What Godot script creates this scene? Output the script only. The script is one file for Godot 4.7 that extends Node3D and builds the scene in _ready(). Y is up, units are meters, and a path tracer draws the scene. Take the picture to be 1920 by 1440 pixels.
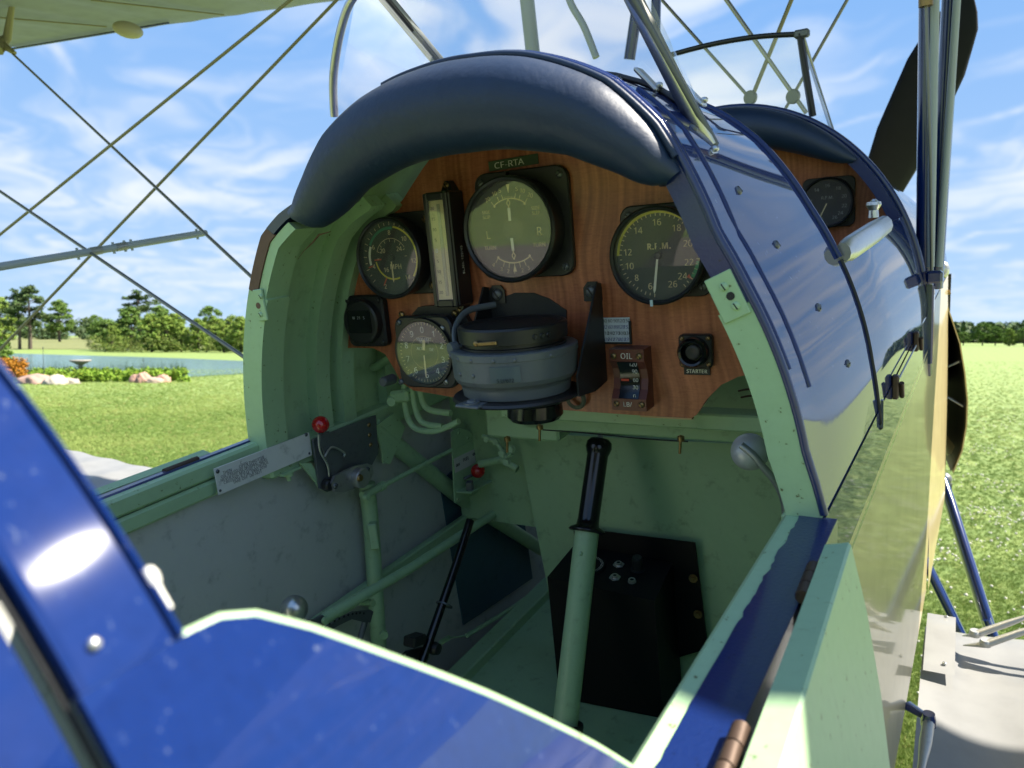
extends Node3D
# A biplane standing tail-down on a lawn, seen from beside its rear cockpit.
# Aircraft axes: x right, y up, z aft; origin on the centreline, at sill height, on the instrument panel. AC turns them into world axes.

const FPX := 1442.0
const CX := 960.0
const CY := 720.0
var cam_c := Vector3(0.393, 0.245, 0.73)      # the camera in aircraft axes
var ax_r: Vector3
var ax_u: Vector3
var ax_f: Vector3
var AC: Transform3D
var M := {}
var origin := {}
var used := {}
var rng := RandomNumberGenerator.new()
var plane_root: Node3D

# ---------- from the photograph's pixels to aircraft axes ----------
func ray(px: float, py: float) -> Vector3:
	var d := Vector3((px - CX) / FPX, -(py - CY) / FPX, -1.0)
	return Vector3(d.dot(ax_r), d.dot(ax_u), -d.dot(ax_f))
func pz(px: float, py: float, z: float) -> Vector3:
	var d := ray(px, py)
	return cam_c + d * ((z - cam_c.z) / d.z)
func pxx(px: float, py: float, x: float) -> Vector3:
	var d := ray(px, py)
	return cam_c + d * ((x - cam_c.x) / d.x)
func py_(px: float, py: float, y: float) -> Vector3:
	var d := ray(px, py)
	return cam_c + d * ((y - cam_c.y) / d.y)
func side_hit(px: float, py: float) -> Vector3:          # on the fuselage side x = 0.315 - 0.0333 z
	var d := ray(px, py)
	var t := (0.315 - 0.0333 * cam_c.z - cam_c.x) / (d.x + 0.0333 * d.z)
	return cam_c + d * t
func ground(px: float, py: float) -> Vector3:             # world point on the lawn
	var c := AC * cam_c
	var d := AC.basis * ray(px, py)
	return c + d * (-c.y / d.y)
func away(px: float, dist: float, y := 0.0) -> Vector3:   # world point at a distance, in the direction of a picture column
	var c := AC * cam_c
	var d := AC.basis * ray(px, 628.0)
	d.y = 0.0
	d = d.normalized() * dist
	return Vector3(c.x + d.x, y, c.z + d.z)

# ---------- nodes ----------
func numbered(n: String) -> String:
	if not used.has(n):
		used[n] = 0
		return n
	used[n] += 1
	return "%s_%03d" % [n, used[n]]
func tag(o: Node, label: String, category: String, group := "", kind := "") -> void:
	if label != "": o.set_meta("label", label)
	if category != "": o.set_meta("category", category)
	if group != "": o.set_meta("group", group)
	if kind != "": o.set_meta("kind", kind)
func thing(called: String, label: String, category: String, o := Vector3.ZERO, group := "", in_ac := true) -> Node3D:
	var n := Node3D.new()
	n.name = numbered(called)
	add_child(n)
	n.transform = (AC if in_ac else Transform3D()) * Transform3D(Basis(), o)
	origin[n] = o
	tag(n, label, category, group)
	return n
func part(parent: Node3D, called: String, s, m: Material) -> MeshInstance3D:
	var o := MeshInstance3D.new()
	o.name = called
	if s is SurfaceTool:
		s.generate_normals()
		o.mesh = s.commit()
	else:
		o.mesh = s
	o.material_override = m
	parent.add_child(o, true)
	if origin.has(parent):
		o.position = -origin[parent]
	return o
func single(called: String, label: String, category: String, s, m: Material, in_ac := true, group := "", kind := "") -> MeshInstance3D:
	var o := MeshInstance3D.new()
	o.name = numbered(called)
	if s is SurfaceTool:
		s.generate_normals()
		o.mesh = s.commit()
	else:
		o.mesh = s
	o.material_override = m
	add_child(o)
	if in_ac: o.transform = AC
	tag(o, label, category, group, kind)
	return o

# ---------- shapes ----------
func mb() -> SurfaceTool:
	var s := SurfaceTool.new()
	s.begin(Mesh.PRIMITIVE_TRIANGLES)
	return s
func tri(s: SurfaceTool, a: Vector3, b: Vector3, c: Vector3) -> void:
	s.add_vertex(a); s.add_vertex(b); s.add_vertex(c)
func quad(s: SurfaceTool, a: Vector3, b: Vector3, c: Vector3, d: Vector3) -> void:   # clockwise seen from the front
	tri(s, a, b, c); tri(s, a, c, d)
func grid(s: SurfaceTool, rows: Array, sm := 1, closed := false) -> void:
	s.set_smooth_group(sm)
	for i in rows.size() - 1:
		var a = rows[i]
		var b = rows[i + 1]
		var n: int = a.size()
		for j in (n if closed else n - 1):
			var k := (j + 1) % n
			quad(s, a[j], a[k], b[k], b[j])
func shell(s: SurfaceTool, rows: Array, off: float, sm := 1) -> void:      # a grid with thickness: off metres along -normal
	var nr := rows.size()
	var nc: int = rows[0].size()
	var back := []
	for i in nr:
		var r := PackedVector3Array()
		for j in nc:
			var du: Vector3 = rows[i][mini(j + 1, nc - 1)] - rows[i][maxi(j - 1, 0)]
			var dv: Vector3 = rows[mini(i + 1, nr - 1)][j] - rows[maxi(i - 1, 0)][j]
			var n := dv.cross(du).normalized()
			r.append(rows[i][j] - n * off)
		back.append(r)
	grid(s, rows, sm)
	s.set_smooth_group(sm + 1)
	for i in nr - 1:
		for j in nc - 1:
			quad(s, back[i][j], back[i + 1][j], back[i + 1][j + 1], back[i][j + 1])
	s.set_smooth_group(-1)
	for j in nc - 1:
		quad(s, back[0][j], back[0][j + 1], rows[0][j + 1], rows[0][j])
		quad(s, rows[nr - 1][j], rows[nr - 1][j + 1], back[nr - 1][j + 1], back[nr - 1][j])
	for i in nr - 1:
		quad(s, rows[i][0], rows[i + 1][0], back[i + 1][0], back[i][0])
		quad(s, back[i][nc - 1], back[i + 1][nc - 1], rows[i + 1][nc - 1], rows[i][nc - 1])
func basis_to(d: Vector3) -> Basis:                       # y along d
	var y := d.normalized()
	var x := (Vector3.RIGHT if absf(y.x) < 0.9 else Vector3.UP).cross(y).normalized()
	return Basis(x, y, x.cross(y))
func tube(s: SurfaceTool, pts: Array, r, n := 12, flat := 1.0, upv := Vector3.ZERO) -> void:    # r: number or array; flat squeezes one axis
	var rows := []
	var last := pts.size() - 1
	var prev := Vector3.ZERO
	for i in pts.size():
		var d: Vector3 = (pts[mini(i + 1, last)] - pts[maxi(i - 1, 0)]).normalized()
		var x: Vector3
		if upv != Vector3.ZERO:
			x = upv.cross(d).normalized()
		elif i == 0:
			x = (Vector3.RIGHT if absf(d.x) < 0.9 else Vector3.UP).cross(d).normalized()
		else:
			x = (prev - d * prev.dot(d)).normalized()
		prev = x
		var y := d.cross(x)
		var rad: float = r[i] if r is Array else r
		var row := PackedVector3Array()
		for k in n:
			var a := -TAU * k / n
			row.append(pts[i] + x * cos(a) * rad + y * sin(a) * rad * flat)
		rows.append(row)
	grid(s, rows, 1, true)
	s.set_smooth_group(-1)
	for k in range(1, n - 1):
		tri(s, rows[0][0], rows[0][k + 1], rows[0][k])
		tri(s, rows[last][0], rows[last][k], rows[last][k + 1])
func lathe(s: SurfaceTool, o: Vector3, axis: Vector3, prof: Array, n := 32, crease := true) -> void:   # prof: Vector2(radius, along axis)
	var b := basis_to(axis)
	for i in prof.size() - 1:
		var rows := []
		for q in [prof[i], prof[i + 1]]:
			var row := PackedVector3Array()
			for k in n:
				var a := -TAU * k / n
				row.append(o + b * Vector3(cos(a) * q.x, q.y, -sin(a) * q.x))
			rows.append(row)
		grid(s, [rows[1], rows[0]], (i + 2) if crease else 1, true)
func ball(s: SurfaceTool, c: Vector3, r: Vector3, n := 16, b := Basis()) -> void:
	var rows := []
	for i in n / 2 + 1:
		var t := PI * i / (n / 2)
		var row := PackedVector3Array()
		for k in n:
			var a := -TAU * k / n
			row.append(c + b * Vector3(r.x * sin(t) * cos(a), r.y * cos(t), r.z * sin(t) * sin(a)))
		rows.append(row)
	grid(s, rows, 1, true)
func box(s: SurfaceTool, c: Vector3, size: Vector3, b := Basis(), bev := 0.0) -> void:
	var h := size * 0.5
	bev = minf(bev, minf(h.x, minf(h.y, h.z)) * 0.9)
	s.set_smooth_group(-1)
	var P := func(x: int, y: int, z: int, axis: int) -> Vector3:
		var q := Vector3(x * (h.x - (0.0 if axis == 0 else bev)), y * (h.y - (0.0 if axis == 1 else bev)), z * (h.z - (0.0 if axis == 2 else bev)))
		return c + b * q
	for sg in [-1, 1]:
		var f := func(a: Vector3, bb: Vector3, cc: Vector3, d: Vector3, flip: bool) -> void:
			if flip: quad(s, a, d, cc, bb)
			else: quad(s, a, bb, cc, d)
		f.call(P.call(sg, -1, -1, 0), P.call(sg, -1, 1, 0), P.call(sg, 1, 1, 0), P.call(sg, 1, -1, 0), sg < 0)
		f.call(P.call(-1, sg, -1, 1), P.call(1, sg, -1, 1), P.call(1, sg, 1, 1), P.call(-1, sg, 1, 1), sg < 0)
		f.call(P.call(-1, -1, sg, 2), P.call(-1, 1, sg, 2), P.call(1, 1, sg, 2), P.call(1, -1, sg, 2), sg < 0)
	if bev <= 0.0: return
	for u in [-1, 1]:
		for v in [-1, 1]:
			var fl: bool = u * v > 0
			var q1 := [P.call(u, v, -1, 0), P.call(u, v, 1, 0), P.call(u, v, 1, 1), P.call(u, v, -1, 1)]
			var q2 := [P.call(u, -1, v, 0), P.call(u, 1, v, 0), P.call(u, 1, v, 2), P.call(u, -1, v, 2)]
			var q3 := [P.call(-1, u, v, 1), P.call(1, u, v, 1), P.call(1, u, v, 2), P.call(-1, u, v, 2)]
			if fl:
				quad(s, q1[0], q1[1], q1[2], q1[3]); quad(s, q2[3], q2[2], q2[1], q2[0]); quad(s, q3[0], q3[1], q3[2], q3[3])
			else:
				quad(s, q1[3], q1[2], q1[1], q1[0]); quad(s, q2[0], q2[1], q2[2], q2[3]); quad(s, q3[3], q3[2], q3[1], q3[0])
			for w in [-1, 1]:
				var a: Vector3 = P.call(u, v, w, 0)
				var d: Vector3 = P.call(u, v, w, 1)
				var e: Vector3 = P.call(u, v, w, 2)
				if u * v * w > 0: tri(s, a, e, d)
				else: tri(s, a, d, e)
func prism(s: SurfaceTool, poly: PackedVector2Array, xf: Transform3D, depth: float, bev := 0.0) -> void:    # outline in xy, front at +depth
	if Geometry2D.is_polygon_clockwise(poly):
		poly = poly.duplicate(); poly.reverse()
	var top := poly
	if bev > 0.0:
		var ins := Geometry2D.offset_polygon(poly, -bev, Geometry2D.JOIN_MITER)
		if ins.size() > 0 and ins[0].size() == poly.size():
			# match the start vertex
			var best := 0
			for i in ins[0].size():
				if ins[0][i].distance_to(poly[0]) < ins[0][best].distance_to(poly[0]): best = i
			top = PackedVector2Array()
			for i in poly.size(): top.append(ins[0][(best + i) % poly.size()])
		else:
			bev = 0.0
	var t := Geometry2D.triangulate_polygon(top)
	s.set_smooth_group(-1)
	for i in range(0, t.size(), 3):
		var v := []
		for k in 3: v.append(top[t[i + k]])
		var cw: bool = (v[1] - v[0]).cross(v[2] - v[0]) < 0
		var o := [0, 1, 2] if cw else [0, 2, 1]
		tri(s, xf * Vector3(v[o[0]].x, v[o[0]].y, depth), xf * Vector3(v[o[1]].x, v[o[1]].y, depth), xf * Vector3(v[o[2]].x, v[o[2]].y, depth))
	var t2 := Geometry2D.triangulate_polygon(poly)
	for i in range(0, t2.size(), 3):
		var v := []
		for k in 3: v.append(poly[t2[i + k]])
		var cw: bool = (v[1] - v[0]).cross(v[2] - v[0]) < 0
		var o := [0, 2, 1] if cw else [0, 1, 2]
		tri(s, xf * Vector3(v[o[0]].x, v[o[0]].y, 0), xf * Vector3(v[o[1]].x, v[o[1]].y, 0), xf * Vector3(v[o[2]].x, v[o[2]].y, 0))
	var n := poly.size()
	for i in n:
		var k := (i + 1) % n
		var a := poly[i]
		var b := poly[k]
		quad(s, xf * Vector3(a.x, a.y, 0), xf * Vector3(a.x, a.y, depth - bev), xf * Vector3(b.x, b.y, depth - bev), xf * Vector3(b.x, b.y, 0))
		if bev > 0.0:
			var c := top[i]
			var d := top[k]
			quad(s, xf * Vector3(a.x, a.y, depth - bev), xf * Vector3(c.x, c.y, depth), xf * Vector3(d.x, d.y, depth), xf * Vector3(b.x, b.y, depth - bev))
func at(v: Vector3, b := Basis()) -> Transform3D:
	return Transform3D(b, v)
func rrect(w: float, h: float, r: float, n := 4) -> PackedVector2Array:
	var p := PackedVector2Array()
	for c in [[1, 1, 0], [-1, 1, 90], [-1, -1, 180], [1, -1, 270]]:
		for k in n + 1:
			var a := deg_to_rad(c[2] + 90.0 * k / n)
			p.append(Vector2(c[0] * (w / 2 - r) + cos(a) * r, c[1] * (h / 2 - r) + sin(a) * r))
	return p
func font_of(mono := false, bold := false) -> Font:
	var f := SystemFont.new()
	f.font_names = PackedStringArray(["Droid Sans Mono" if mono else "Droid Sans"])
	if bold: f.font_weight = 700
	return f
func text(s: SurfaceTool, what: String, size: float, xf: Transform3D, bold := false, depth := 0.0003, mono := false) -> void:   # size: height of a capital
	var t := TextMesh.new()
	t.font = font_of(mono, bold)
	t.font_size = 48
	t.pixel_size = size / 34.5
	t.depth = depth
	t.curve_step = 2.0
	t.text = what
	s.append_from(t, 0, xf)
# flat marks on a plane that faces +z
func stroke(s: SurfaceTool, a: Vector3, b: Vector3, w: float, w2 := -1.0) -> void:
	var d := (b - a).normalized()
	var n := Vector3(-d.y, d.x, 0) * w * 0.5
	var n2 := n if w2 < 0 else n.normalized() * w2 * 0.5
	s.set_smooth_group(-1)
	quad(s, a + n, b + n2, b - n2, a - n)
func clock(c: Vector3, r: float, deg: float) -> Vector3:
	return c + Vector3(sin(deg_to_rad(deg)), cos(deg_to_rad(deg)), 0) * r
func band(s: SurfaceTool, c: Vector3, r0: float, r1: float, a0: float, a1: float) -> void:
	s.set_smooth_group(-1)
	var n := maxi(2, int(absf(a1 - a0) / 6.0))
	for i in n:
		var a := lerpf(a0, a1, float(i) / n)
		var b := lerpf(a0, a1, float(i + 1) / n)
		quad(s, clock(c, r0, a), clock(c, r1, a), clock(c, r1, b), clock(c, r0, b))
func disc(s: SurfaceTool, c: Vector3, r: float, n := 40) -> void:
	s.set_smooth_group(-1)
	for i in n:
		tri(s, c, clock(c, r, 360.0 * i / n), clock(c, r, 360.0 * (i + 1) / n))
func screw(parent: Node3D, p: Vector3, r: float, m: Material, called := "screw", axis := Vector3(0, 0, 1), slot := 0.6) -> void:   # a domed head with a slot
	var s := mb()
	lathe(s, p, axis, [Vector2(0.00001, r * 0.55), Vector2(r * 0.55, r * 0.5), Vector2(r * 0.85, r * 0.32), Vector2(r, 0.0), Vector2(r, -0.001)], 14, false)
	var o := part(parent, called, s, m)
	var k := mb()
	var b := basis_to(axis) * Basis(Vector3.UP, slot)
	box(k, p + axis.normalized() * r * 0.42, Vector3(r * 1.5, r * 0.32, r * 0.26), b)
	part(o, "slot", k, M.dark)
# ---------- materials ----------
func noise(kind: int, freq: float, oct := 4, sd := 1, gain := 0.5) -> FastNoiseLite:
	var n := FastNoiseLite.new()
	n.noise_type = kind
	n.frequency = freq
	n.seed = sd
	n.fractal_octaves = oct
	n.fractal_gain = gain
	if kind == FastNoiseLite.TYPE_CELLULAR:
		n.cellular_return_type = FastNoiseLite.RETURN_DISTANCE2_SUB
	return n
func ntex(n: FastNoiseLite, stops := [], size := 512) -> NoiseTexture2D:
	var t := NoiseTexture2D.new()
	t.width = size
	t.height = size
	t.seamless = true
	t.noise = n
	if stops.size():
		var g := Gradient.new()
		var off := PackedFloat32Array()
		var col := PackedColorArray()
		for q in stops:
			off.append(q[0])
			var c = q[1]
			col.append((c if c is Color else Color(c, c, c)).linear_to_srgb())
		g.offsets = off
		g.colors = col
		t.color_ramp = g
	return t
func mat(c: Color, rough: float, o := {}) -> StandardMaterial3D:
	var m := StandardMaterial3D.new()
	var a := c.a
	m.albedo_color = c.linear_to_srgb()
	m.albedo_color.a = a
	m.roughness = rough
	m.metallic = o.get("metal", 0.0)
	if o.has("tex"):
		m.albedo_texture = o.tex
		m.uv1_triplanar = true
		m.uv1_scale = Vector3.ONE * o.get("scale", 3.0)
	if o.has("rough_tex"):
		m.roughness_texture = o.rough_tex
		m.uv1_triplanar = true
		m.uv1_scale = Vector3.ONE * o.get("scale", 3.0)
	if o.has("bump"):
		m.heightmap_enabled = true
		m.heightmap_texture = o.bump
		m.heightmap_scale = o.get("bump_cm", 0.05)
		m.uv1_triplanar = true
		m.uv1_scale = Vector3.ONE * o.get("scale", 3.0)
	if o.get("world", false):
		m.uv1_world_triplanar = true
	if o.has("coat"):
		m.clearcoat_enabled = true
		m.clearcoat = o.coat
		m.clearcoat_roughness = o.get("coat_rough", 0.03)
	if o.has("back"):
		m.backlight_enabled = true
		m.backlight = o.back.linear_to_srgb()
	if o.has("rim"):
		m.rim_enabled = true
		m.rim = o.rim
		m.rim_tint = 0.5
	if o.has("spec"):
		m.metallic_specular = o.spec
	if o.get("vc", false):
		m.vertex_color_use_as_albedo = true
	if a < 1.0:
		m.transparency = BaseMaterial3D.TRANSPARENCY_ALPHA
	m.cull_mode = BaseMaterial3D.CULL_DISABLED
	return m
func wood_image() -> ImageTexture:        # ribbon-striped mahogany: fine horizontal pores crossed by upright ripples
	var w := 768
	var n1 := noise(FastNoiseLite.TYPE_SIMPLEX_SMOOTH, 1.0, 4, 11)
	var n2 := noise(FastNoiseLite.TYPE_SIMPLEX_SMOOTH, 1.0, 3, 12)
	var n3 := noise(FastNoiseLite.TYPE_SIMPLEX_SMOOTH, 1.0, 2, 13)
	var d := PackedByteArray()
	d.resize(w * w * 3)
	var k := 0
	for j in w:
		var v := float(j) / w
		for i in w:
			var u := float(i) / w
			var rip := n1.get_noise_2d(u * 85.0 + n3.get_noise_2d(u * 2.0, v * 4.0) * 1.5, v * 2.5)
			var pore := n2.get_noise_2d(u * 26.0, v * 260.0)
			var tone := n3.get_noise_2d(u * 2.2, v * 7.0)
			var t := clampf(0.76 + 0.22 * rip + 0.10 * tone + 0.09 * pore, 0.25, 1.0)
			if pore > 0.42: t *= 0.85
			d[k] = int(255.0 * pow(t, 0.75)); d[k + 1] = int(255.0 * pow(t * 0.98, 1.0)); d[k + 2] = int(255.0 * pow(t * 0.96, 1.15))
			k += 3
	return ImageTexture.create_from_image(Image.create_from_data(w, w, false, Image.FORMAT_RGB8, d))
func make_materials() -> void:
	var S := FastNoiseLite.TYPE_SIMPLEX_SMOOTH
	var cloud := ntex(noise(S, 0.006, 5, 3), [[0.0, 0.8], [0.5, 0.92], [1.0, 1.0]])
	var grime := ntex(noise(S, 0.012, 6, 5, 0.65), [[0.0, 0.6], [0.22, 0.82], [0.36, 0.96], [1.0, 1.0]])
	var chips := ntex(noise(S, 0.03, 5, 8, 0.6), [[0.0, Color(0.25, 0.2, 0.12)], [0.125, Color(0.3, 0.24, 0.15)], [0.14, 0.93], [0.5, 0.97], [1.0, 1.0]])
	var lump := ntex(noise(S, 0.012, 3, 21))
	var fine := ntex(noise(S, 0.06, 3, 22))
	var weave := ntex(noise(FastNoiseLite.TYPE_CELLULAR, 0.08, 2, 23))
	var hide := ntex(noise(FastNoiseLite.TYPE_CELLULAR, 0.035, 3, 24))
	var scuff := ntex(noise(S, 0.02, 5, 25, 0.7), [[0.0, 0.4], [0.55, 0.5], [0.7, 0.7], [1.0, 1.0]])
	var dust := ntex(noise(S, 0.02, 5, 26, 0.7), [[0.0, 0.6], [0.5, 0.8], [1.0, 1.0]])
	var navy := Color(0.0045, 0.0175, 0.098)
	var fleck := ntex(noise(S, 0.045, 5, 31, 0.65), [[0.0, navy * 0.8], [0.3, navy], [0.72, navy * 1.08], [0.80, navy * 1.15], [0.83, Color(0.07, 0.09, 0.16)], [1.0, Color(0.18, 0.2, 0.25)]])
	M.dark = mat(Color(0.01, 0.01, 0.012), 0.6)
	M.blue = mat(Color(1, 1, 1), 0.6, {"tex": fleck, "bump": lump, "bump_cm": 0.03, "scale": 3.0, "coat": 0.9, "coat_rough": 0.03, "spec": 0.1})
	M.blue_rear = mat(Color(1, 1, 1), 0.5, {"tex": fleck, "bump": lump, "bump_cm": 0.06, "scale": 6.0, "coat": 1.0, "coat_rough": 0.045, "spec": 0.06})
	M.blue_edge = mat(navy, 0.3, {"tex": chips, "bump": fine, "bump_cm": 0.012, "scale": 9.0, "coat": 0.6, "coat_rough": 0.1})
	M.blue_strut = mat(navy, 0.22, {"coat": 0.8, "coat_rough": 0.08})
	M.green = mat(Color(0.345, 0.51, 0.295), 0.42, {"tex": chips, "bump": lump, "bump_cm": 0.045, "scale": 5.0})
	M.green_deep = mat(Color(0.345, 0.51, 0.295), 0.5, {"tex": grime, "bump": lump, "bump_cm": 0.07, "scale": 4.0})
	M.green_metal = mat(Color(0.345, 0.51, 0.295), 0.36, {"tex": grime, "bump": fine, "bump_cm": 0.012, "scale": 8.0})
	M.wall = mat(Color(0.49, 0.50, 0.48), 0.6, {"tex": grime, "bump": weave, "bump_cm": 0.012, "scale": 3.6})
	M.teal_cloth = mat(Color(0.045, 0.10, 0.13), 0.6, {"tex": grime, "scale": 3.0})
	M.wood = mat(Color(0.58, 0.212, 0.098), 0.42, {"tex": wood_image(), "scale": 1.45, "coat": 0.25, "coat_rough": 0.2})
	M.ply_edge = mat(Color(0.5, 0.33, 0.16), 0.6)
	M.bare_wood = mat(Color(0.14, 0.075, 0.05), 0.7, {"tex": grime, "scale": 12.0})
	M.leather = mat(Color(0.007, 0.022, 0.060), 0.55, {"rim": 0.08, "tex": cloud, "rough_tex": dust, "bump": hide, "bump_cm": 0.035, "scale": 6.0, "spec": 0.5})
	M.compass_grey = mat(Color(0.105, 0.12, 0.132), 0.42, {"tex": grime, "scale": 7.0, "bump": fine, "bump_cm": 0.008})
	M.black = mat(Color(0.018, 0.018, 0.019), 0.42, {"tex": cloud, "scale": 6.0})
	M.black_crackle = mat(Color(0.012, 0.0125, 0.014), 0.55, {"bump": weave, "bump_cm": 0.03, "scale": 22.0})
	M.black_box = mat(Color(0.006, 0.006, 0.0065), 0.5, {"spec": 0.3})
	M.black_gloss = mat(Color(0.006, 0.006, 0.008), 0.16)
	M.bezel = mat(Color(0.016, 0.017, 0.02), 0.36, {"tex": grime, "scale": 14.0})
	M.bakelite = mat(Color(0.13, 0.035, 0.022), 0.38, {"tex": grime, "scale": 10.0})
	M.dial = mat(Color(0.012, 0.014, 0.016), 0.6)
	M.dial_ivory = mat(Color(0.55, 0.47, 0.26), 0.6, {"tex": grime, "scale": 16.0})
	M.mark_white = mat(Color(0.72, 0.70, 0.60), 0.6)
	M.mark_cream = mat(Color(0.66, 0.53, 0.30), 0.6)
	M.mark_yellow = mat(Color(0.62, 0.52, 0.03), 0.6)
	M.mark_green = mat(Color(0.02, 0.20, 0.10), 0.6)
	M.mark_red = mat(Color(0.55, 0.05, 0.02), 0.6)
	M.ink = mat(Color(0.02, 0.02, 0.025), 0.7)
	M.ink_faded = mat(Color(0.16, 0.16, 0.155), 0.7)
	M.ink_blue = mat(Color(0.04, 0.05, 0.25), 0.7)
	M.paper = mat(Color(0.62, 0.66, 0.72), 0.8, {"tex": cloud, "scale": 20.0})
	M.plate = mat(Color(0.66, 0.66, 0.62), 0.45, {"tex": grime, "scale": 5.0})
	M.steel = mat(Color(0.36, 0.36, 0.35), 0.36, {"metal": 0.65, "tex": grime, "scale": 12.0})
	M.steel_dark = mat(Color(0.13, 0.14, 0.15), 0.42, {"metal": 0.4, "tex": grime, "scale": 12.0})
	M.alloy = mat(Color(0.58, 0.58, 0.56), 0.42, {"metal": 0.85, "tex": grime, "scale": 8.0, "rough_tex": scuff})
	M.alloy_dull = mat(Color(0.40, 0.41, 0.41), 0.45, {"metal": 0.7, "tex": grime, "scale": 8.0})
	M.brass = mat(Color(0.30, 0.20, 0.09), 0.4, {"metal": 0.9, "tex": grime, "scale": 20.0})
	M.hinge = mat(Color(0.085, 0.055, 0.04), 0.5, {"metal": 0.5, "tex": grime, "scale": 25.0})
	M.red = mat(Color(0.42, 0.008, 0.01), 0.22, {"coat": 0.5})
	M.cream = mat(Color(0.50, 0.41, 0.215), 0.35, {"tex": cloud, "scale": 2.5, "coat": 0.5, "coat_rough": 0.05, "spec": 0.3})
	M.wing = mat(Color(0.29, 0.292, 0.29), 0.38, {"back": Color(0.31, 0.34, 0.37), "tex": cloud, "bump": weave, "bump_cm": 0.006, "scale": 3.0, "coat": 0.25, "coat_rough": 0.15})
	M.wing_upper = mat(Color(0.27, 0.295, 0.335), 0.42, {"back": Color(0.30, 0.35, 0.41), "tex": cloud, "bump": weave, "bump_cm": 0.006, "scale": 3.0})
	M.prop = mat(Color(0.011, 0.012, 0.016), 0.6, {"spec": 0.25, "tex": cloud, "scale": 5.0})
	M.wire = mat(Color(0.20, 0.20, 0.19), 0.35, {"metal": 0.7})
	M.wire_olive = mat(Color(0.24, 0.22, 0.13), 0.45, {"metal": 0.3})
	M.strut_grey = mat(Color(0.36, 0.40, 0.41), 0.35)
	M.glass = mat(Color(0.9, 0.93, 0.94, 0.06), 0.02)
	M.dial_glass = mat(Color(0.8, 0.8, 0.78, 0.03), 0.02)
	M.perspex = mat(Color(0.8, 0.86, 0.9, 0.13), 0.03)
# ---------- sky ----------
func make_sky(e: float) -> ImageTexture:
	var w := 2048
	var h := 1024
	var d := PackedFloat32Array()
	d.resize(w * h * 3)
	var warp := noise(FastNoiseLite.TYPE_SIMPLEX_SMOOTH, 1.0, 3, 41)
	var big := noise(FastNoiseLite.TYPE_SIMPLEX_SMOOTH, 1.0, 3, 47)
	var wisp := noise(FastNoiseLite.TYPE_SIMPLEX_SMOOTH, 1.0, 5, 45, 0.5)
	var hor := Vector3(0.56, 0.76, 0.98)
	var mid := Vector3(0.215, 0.45, 0.88)
	var top := Vector3(0.14, 0.33, 0.76)
	var white := Vector3(0.86, 0.92, 1.0)
	for j in h:
		var el := (0.5 - (j + 0.5) / h) * PI
		var y := sin(el)
		var base: Vector3
		if y <= 0.0: base = Vector3(0.30, 0.36, 0.36)
		elif y < 0.42: base = hor.lerp(mid, pow(y / 0.42, 0.62))
		else: base = mid.lerp(top, (y - 0.42) / 0.58)
		for i in w:
			var c := base
			if y > 0.0:
				var phi := TAU * (i + 0.5) / w
				var q := Vector2(sin(phi), -cos(phi)) * cos(el) / (y + 0.10)
				var a := Vector2(q.x * 0.86 + q.y * 0.5, -q.x * 0.5 + q.y * 0.86)
				var wx := warp.get_noise_2d(a.x * 0.9, a.y * 0.9) * 0.55
				var wy := warp.get_noise_2d(a.x * 0.9 + 31.0, a.y * 0.9) * 0.55
				var b := big.get_noise_2d(a.x * 0.42 + 3.1, a.y * 0.42 + 0.6)
				var v := wisp.get_noise_2d((a.x + wx) * 1.0, (a.y + wy) * 3.3)
				var cov := smoothstep(-0.34, 1.02, v * 0.9 + b * 0.85 + 0.08)
				cov *= 0.92
				cov *= 0.55 + 0.45 * smoothstep(0.0, 0.12, y)
				c = base.lerp(white, cov)
			c /= e
			var k := (j * w + i) * 3
			d[k] = c.x; d[k + 1] = c.y; d[k + 2] = c.z
	return ImageTexture.create_from_image(Image.create_from_data(w, h, false, Image.FORMAT_RGBF, d.to_byte_array()))
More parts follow.
